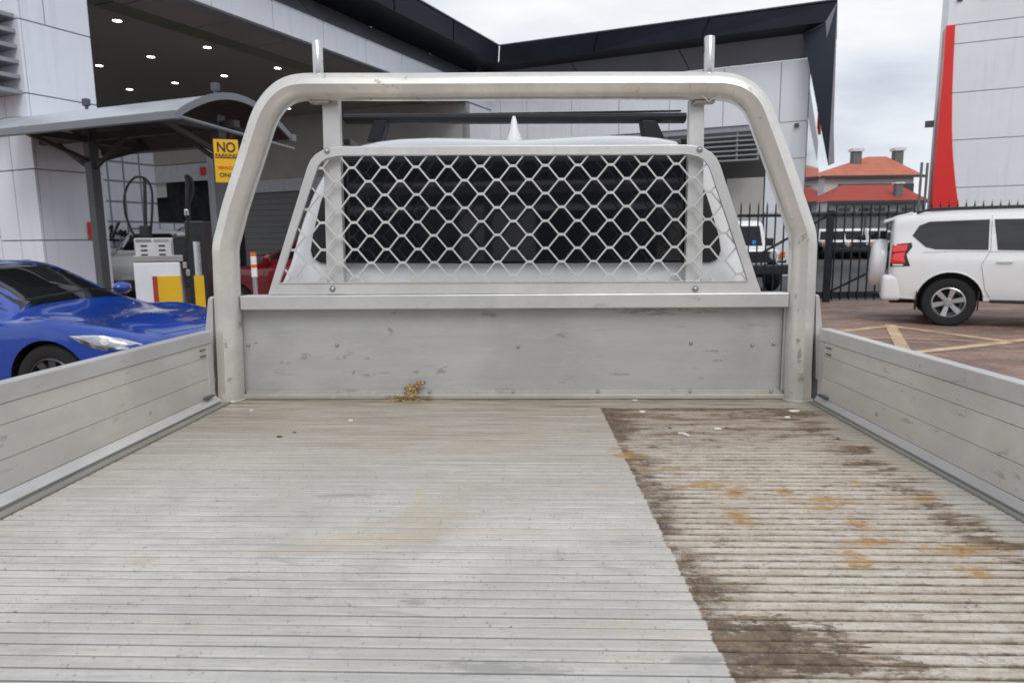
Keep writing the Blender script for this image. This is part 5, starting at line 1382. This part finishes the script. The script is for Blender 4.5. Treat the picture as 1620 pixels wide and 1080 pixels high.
# ------------------------------------------------------------------ litter on the tray
def chips():
    L_ = [(1256, 651, .010, "white chip near the foot of the right hoop leg"), (1246, 661, .006, "tiny white crumb just left of the chip by the right hoop leg"), (1135, 679, .008, "white flake in the middle of the stained floor, right of the white sliver"),
          (1004, 634, .006, "white flake against the headboard base above the stain"), (1016, 652, .005, "small white crumb near the top left corner of the brown stain"), (398, 650, .004, "white speck near the left hoop leg"), (555, 666, .004, "white speck on the clean floor below the mud clump")]
    for x, y, r, lab in L_:
        p = tz(x, y, 1.0); mb = MB()
        pts = [(r * random.uniform(.7, 1.2) * math.cos(a) * 1.5, r * random.uniform(.7, 1.2) * math.sin(a), 0) for a in [i_ * math.pi / 3 + random.uniform(-.2, .2) for i_ in range(6)]]
        mb.prism(pts, (0, 0, .003)); o = mb.build("paint_chip", M_chip); o.matrix_world = ute.matrix_world @ Matrix.Translation((p.x, p.y, 1.0008)) @ Matrix.Rotation(random.uniform(-.12, .12), 4, 'X')
        tag(o, lab, "debris", "white chips scattered on the tray floor")
    p, q = tz(1073, 687), tz(1090, 691)
    o = MB().tube([p + Vector((0, 0, .003)), (p + q) / 2 + Vector((0, 0, .006)), q + Vector((0, 0, .003))], .0025, 6).build("white_sliver", M_chip); o.matrix_world = ute.matrix_world; tag(o, "thin white sliver lying on the stained part of the tray floor", "debris")
    for x, y, r, lab in ((442, 691, .0045, "dark crumb of dirt on the left of the clean floor"), (466, 684, .003, "smaller dark crumb just right of the other dirt crumb at left"), (1060, 677, .003, "dark speck beside the white sliver"), (1150, 677, .003, "dark speck right of the white flake on the stain"), (1325, 694, .003, "dark speck on the stained floor near the right drop side")):
        p = tz(x, y); mb = MB(); bmesh.ops.create_icosphere(mb.bm, subdivisions=2, radius=r)
        for v in mb.bm.verts: v.co = Vector((v.co.x * 1.8, v.co.y, v.co.z * .45)) * random.uniform(.75, 1.2)
        o = mb.build("dirt_crumb", M_debris); o.matrix_world = ute.matrix_world @ Matrix.Translation((p.x, p.y, 1.001)); tag(o, lab, "debris", "dark crumbs on the tray floor")
chips()
# dried mud clump with straw at the headboard foot
mud = empty("mud_clump", label="dried yellow mud and straw clump stuck at the foot of the headboard", cat="debris")
c_ = ty(645, 630, 2.0); mud.matrix_world = ute.matrix_world @ Matrix.Translation((c_.x, 1.995, 1.001))
mb = MB(); bmesh.ops.create_grid(mb.bm, x_segments=26, y_segments=12, size=1)
for v in mb.bm.verts:
    x, y = v.co.x, v.co.y; rr_ = math.hypot(x * (1 + .25 * math.sin(5 * y + 1)), y * (1 + .3 * math.sin(6 * x)))
    v.co = Vector((x * .066 - .004, y * .020 + .001, max(0, (1 - rr_)) * .010 * random.uniform(.5, 1.6) - (.004 if rr_ > .95 else 0)))
mb.build("mud_puddle", M_straw, mud, 60)
mb = MB()
for i_, (x, z, r) in enumerate(((.012, .010, .017), (.006, .022, .014), (.018, .028, .013), (.010, .036, .012), (.024, .040, .011), (.034, .047, .010), (.044, .050, .008), (-.004, .034, .007))):
    g = bmesh.ops.create_icosphere(mb.bm, subdivisions=2, radius=r)
    for v in g['verts']: v.co = Vector((v.co.x * 1.25, v.co.y * .7, v.co.z * .8)) * random.uniform(.55, 1.3) + Vector((x, .008, z))
mb.build("mud_lump", M_straw, mud, 60)
mb = MB()
for i_ in range(150):
    x = random.gauss(.0, .032); y = random.uniform(-.016, .012); L_ = random.uniform(.008, .022); a = random.uniform(-.5, .5); z = random.uniform(.002, .012)
    mb.tube([(x, y, z), (x + L_ * math.cos(a) / 2, y + L_ * math.sin(a) / 2, z + random.uniform(0, .004)), (x + L_ * math.cos(a), y + L_ * math.sin(a), z)], .0006, 4)
tag(mb.build("straw_fibres", M_straw, mud), kind='stuff')

# ------------------------------------------------------------------ workshop added unseen behind the viewer, for reflections in the cab glass
M_wk = plain("reflection_workshop_wall", (.55, .55, .54), .7, 0, .3, .15, .5)
wk = empty("reflection_workshop", (0, -15, 0), 0, "low grey workshop with dark doorways, added unseen behind the viewer to be mirrored in the cab window", "building")
bxo("wall", M_wk, wk, (0, -3, 1.75), (44, 6, 3.5)); bxo("fascia", M_navy, wk, (0, -2.9, 3.85), (45, 6.4, .7)); bxo("window_band", M_privacy, wk, (0, .02, 3.05), (40, .06, .28)); bxo('white_band', M_clad2, wk, (0, .03, 2.78), (40, .08, .12)); bxo('white_band', M_clad2, wk, (0, .4, 3.42), (44, .1, .1))  # pale and dark bands added as streaks for the cab glass to mirror
for i_, x_ in enumerate((-15, -9.5, -4.6, 1.2, 6.4, 12)):
    bxo("doorway", M_void, wk, (x_, .03, 1.35), (3.3 if i_ % 2 else 4.0, .08, 2.7))
for x_ in (-18, -12.3, -7, -1.6, 3.9, 9.2, 15): bxo("post", M_steel, wk, (x_, 1.8, 1.6), (.2, .2, 3.2))
for i_, (x_, zz_w) in enumerate(((-13, 2.0), (-3.2, 2.4), (2.6, 2.2), (9.0, 2.5))): bxo('reflection_board', M_steel, wk, (x_, .06, zz_w), (1.1, .06, .8))
